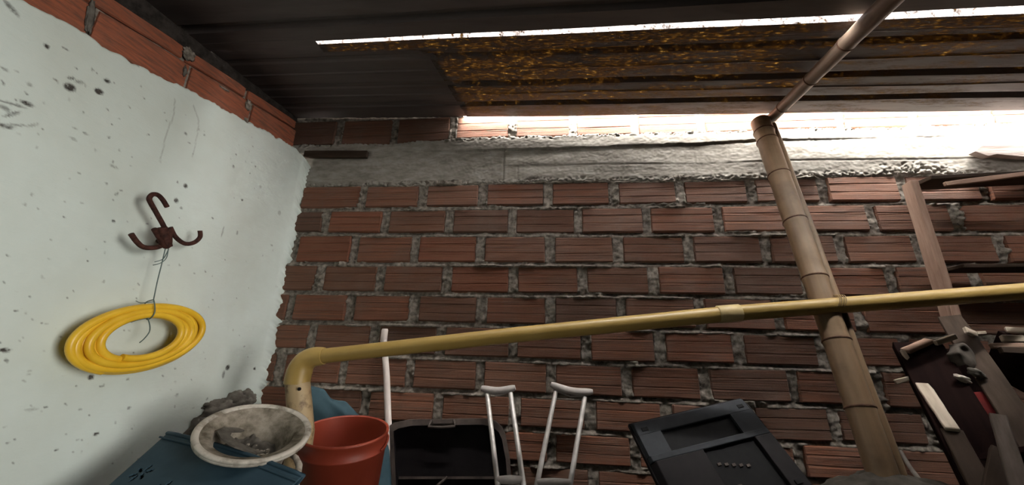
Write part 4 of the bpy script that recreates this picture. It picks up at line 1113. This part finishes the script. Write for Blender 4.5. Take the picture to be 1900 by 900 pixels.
pl('bright_chip', (1790, 612, 1.50), (1812, 622, 1.50), (0, .5, 1), .026, .012, M_WOOD_PALE, 'bright square wood chip just right of the long batten', 'chip')
pl('small_splinter', (1811, 618, 1.52), (1829, 617, 1.52), (0, 0, 1), .010, .008, M_WOOD_PALE, 'small bright splinter beside the square wood chip', 'splinter')
pl('curved_strip', (1866, 612, 1.50), (1960, 616, 1.46), (0, .5, 1), .020, .010, M_WOOD_PALE, 'topmost pale strip of the wood pile at the right edge', 'strip')
pl('rounded_stick', (1858, 628, 1.46), (1960, 634, 1.42), (0, .3, 1), .022, .02, M_WOOD_PALE, 'pale rounded stick below the topmost strip at the right edge', 'stick')
pl('brown_strip', (1838, 642, 1.46), (1960, 641, 1.42), (0, .3, 1), .016, .016, M_WOOD, 'long thin brown strip under the rounded stick at the right edge', 'strip')
pl('dull_strip', (1855, 650, 1.44), (1960, 654, 1.42), (0, .3, 1), .022, .016, M_WOOD_BROWN, 'dull brown strip lowest of the sticks at the right edge', 'strip')
pl('grey_stick', (1852, 775, 1.20), (1905, 945, 1.00), (1, 0, .3), .030, .026, simple('greyish_stick_wood', (.07, .055, .045), (.12, .10, .085), 6, .8, .3, .002, (8, 8, 1)), 'greyish upright stick at the lower right under the long batten', 'stick')
pl('stub_stick', (1862, 840, 1.22), (1845, 945, 1.10), (1, 0, 0), .045, .02, M_WOOD_BROWN, 'short brown stub beside the greyish upright stick', 'stick')
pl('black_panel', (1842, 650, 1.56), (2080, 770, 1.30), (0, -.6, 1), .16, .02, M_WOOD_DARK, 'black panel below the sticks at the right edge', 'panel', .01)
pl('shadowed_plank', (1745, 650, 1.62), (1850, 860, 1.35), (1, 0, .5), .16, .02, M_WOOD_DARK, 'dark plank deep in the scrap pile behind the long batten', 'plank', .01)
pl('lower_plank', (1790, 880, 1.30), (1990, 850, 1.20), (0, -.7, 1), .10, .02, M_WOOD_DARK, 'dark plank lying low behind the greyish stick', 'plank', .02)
# crumpled grey rag and pale knobs in the heap
o = cloth('grey_rag', [[atY(1758, 640, 1.46), atY(1775, 634, 1.44), atY(1795, 648, 1.46), atY(1806, 668, 1.48)], [atY(1762, 660, 1.42), atY(1780, 655, 1.40), atY(1800, 668, 1.43), atY(1820, 690, 1.44)], [atY(1770, 682, 1.44), atY(1790, 676, 1.41), atY(1808, 686, 1.42), atY(1830, 715, 1.42)]],
          simple('grey_brown_rag', (.05, .042, .036), (.11, .095, .08), 14, .9, .5, .004), origin=atY(1785, 660, 1.44), seed=9, amp=.03); tag(o, 'crumpled grey-brown rag in the scrap pile beside the dark board', 'rag')
for (x, y, s_, lab) in ((1786, 703, .012, 'small pale lump of plaster lower left of the rag'), (1812, 693, .014, 'grey rounded lump of plaster right below the rag'), (1833, 718, .008, 'flat pale crumb beside the long batten above the red cloth')):
    o = blob('plaster_lump', atY(x, y, 1.38), (s_ * 1.7, s_, s_ * .8), M_CRUMB if s_ < .013 else M_CEMENT, None, .4, 3.0, 3, (0, .5, 0)); tag(o, lab, 'lump')
o = cloth('red_cloth', [[atY(1800, 728, 1.38), atY(1830, 728, 1.38), atY(1860, 738, 1.36), atY(1890, 760, 1.34)], [atY(1822, 760, 1.34), atY(1850, 765, 1.33), atY(1880, 775, 1.30), atY(1910, 790, 1.28)], [atY(1850, 790, 1.32), atY(1870, 790, 1.30), atY(1890, 795, 1.27), atY(1915, 810, 1.25)]],
          M_REDCLOTH, origin=atY(1850, 760, 1.34), seed=4, amp=.012); tag(o, 'dark red cloth in the scrap pile under the long batten', 'cloth')
# hoses beside the bamboo post
def bent(name, pts3, r, mat, label, cat):
    P = [atY(*p) for p in pts3]; out = []
    for i in range(len(P) - 1):
        p0 = P[max(i - 1, 0)]; p1 = P[i]; p2 = P[i + 1]; p3 = P[min(i + 2, len(P) - 1)]
        for k in range(8):
            t = k / 8; out.append(0.5 * ((2 * p1) + (-p0 + p2) * t + (2 * p0 - 5 * p1 + 4 * p2 - p3) * t * t + (-p0 + 3 * p1 - 3 * p2 + p3) * t ** 3))
    out.append(P[-1]); mb = MB(); mb.tube(out, r, 12); o = mb.build(name, mat, origin=P[0]); tag(o, label, cat); return o
M_CONDUIT = simple('grey_flexible_conduit', (.20, .18, .16), (.30, .27, .24), 20, .6, .1)
bent('conduit', [(1625, 750, 1.70), (1637, 790, 1.66), (1655, 835, 1.58), (1676, 890, 1.48), (1705, 980, 1.36)], .0105, M_CONDUIT, 'grey bent conduit standing against the right side of the bamboo post', 'conduit')
bent('thin_cable', [(1671, 838, 1.60), (1688, 866, 1.54), (1708, 893, 1.46), (1735, 935, 1.40)], .0065, M_CONDUIT, 'thin grey cable curving down right of the bent conduit', 'cable')
# sack at the foot of the post
sk = atY(1645, 960, 1.18)
o = blob('filled_sack', atD(1648, 958, 1.02), (.17, .12, .11), M_SACK, None, .18, 2.0, 5); tag(o, 'grey-beige filled sack at the foot of the bamboo post', 'sack')
o = blob('folded_sack', atD(1745, 985, 1.10), (.17, .10, .13), M_SACK, None, .15, 2.0, 5, (0, .25, 0)); tag(o, 'grey-beige sack to the right of the thin cable, mostly below the frame', 'sack')
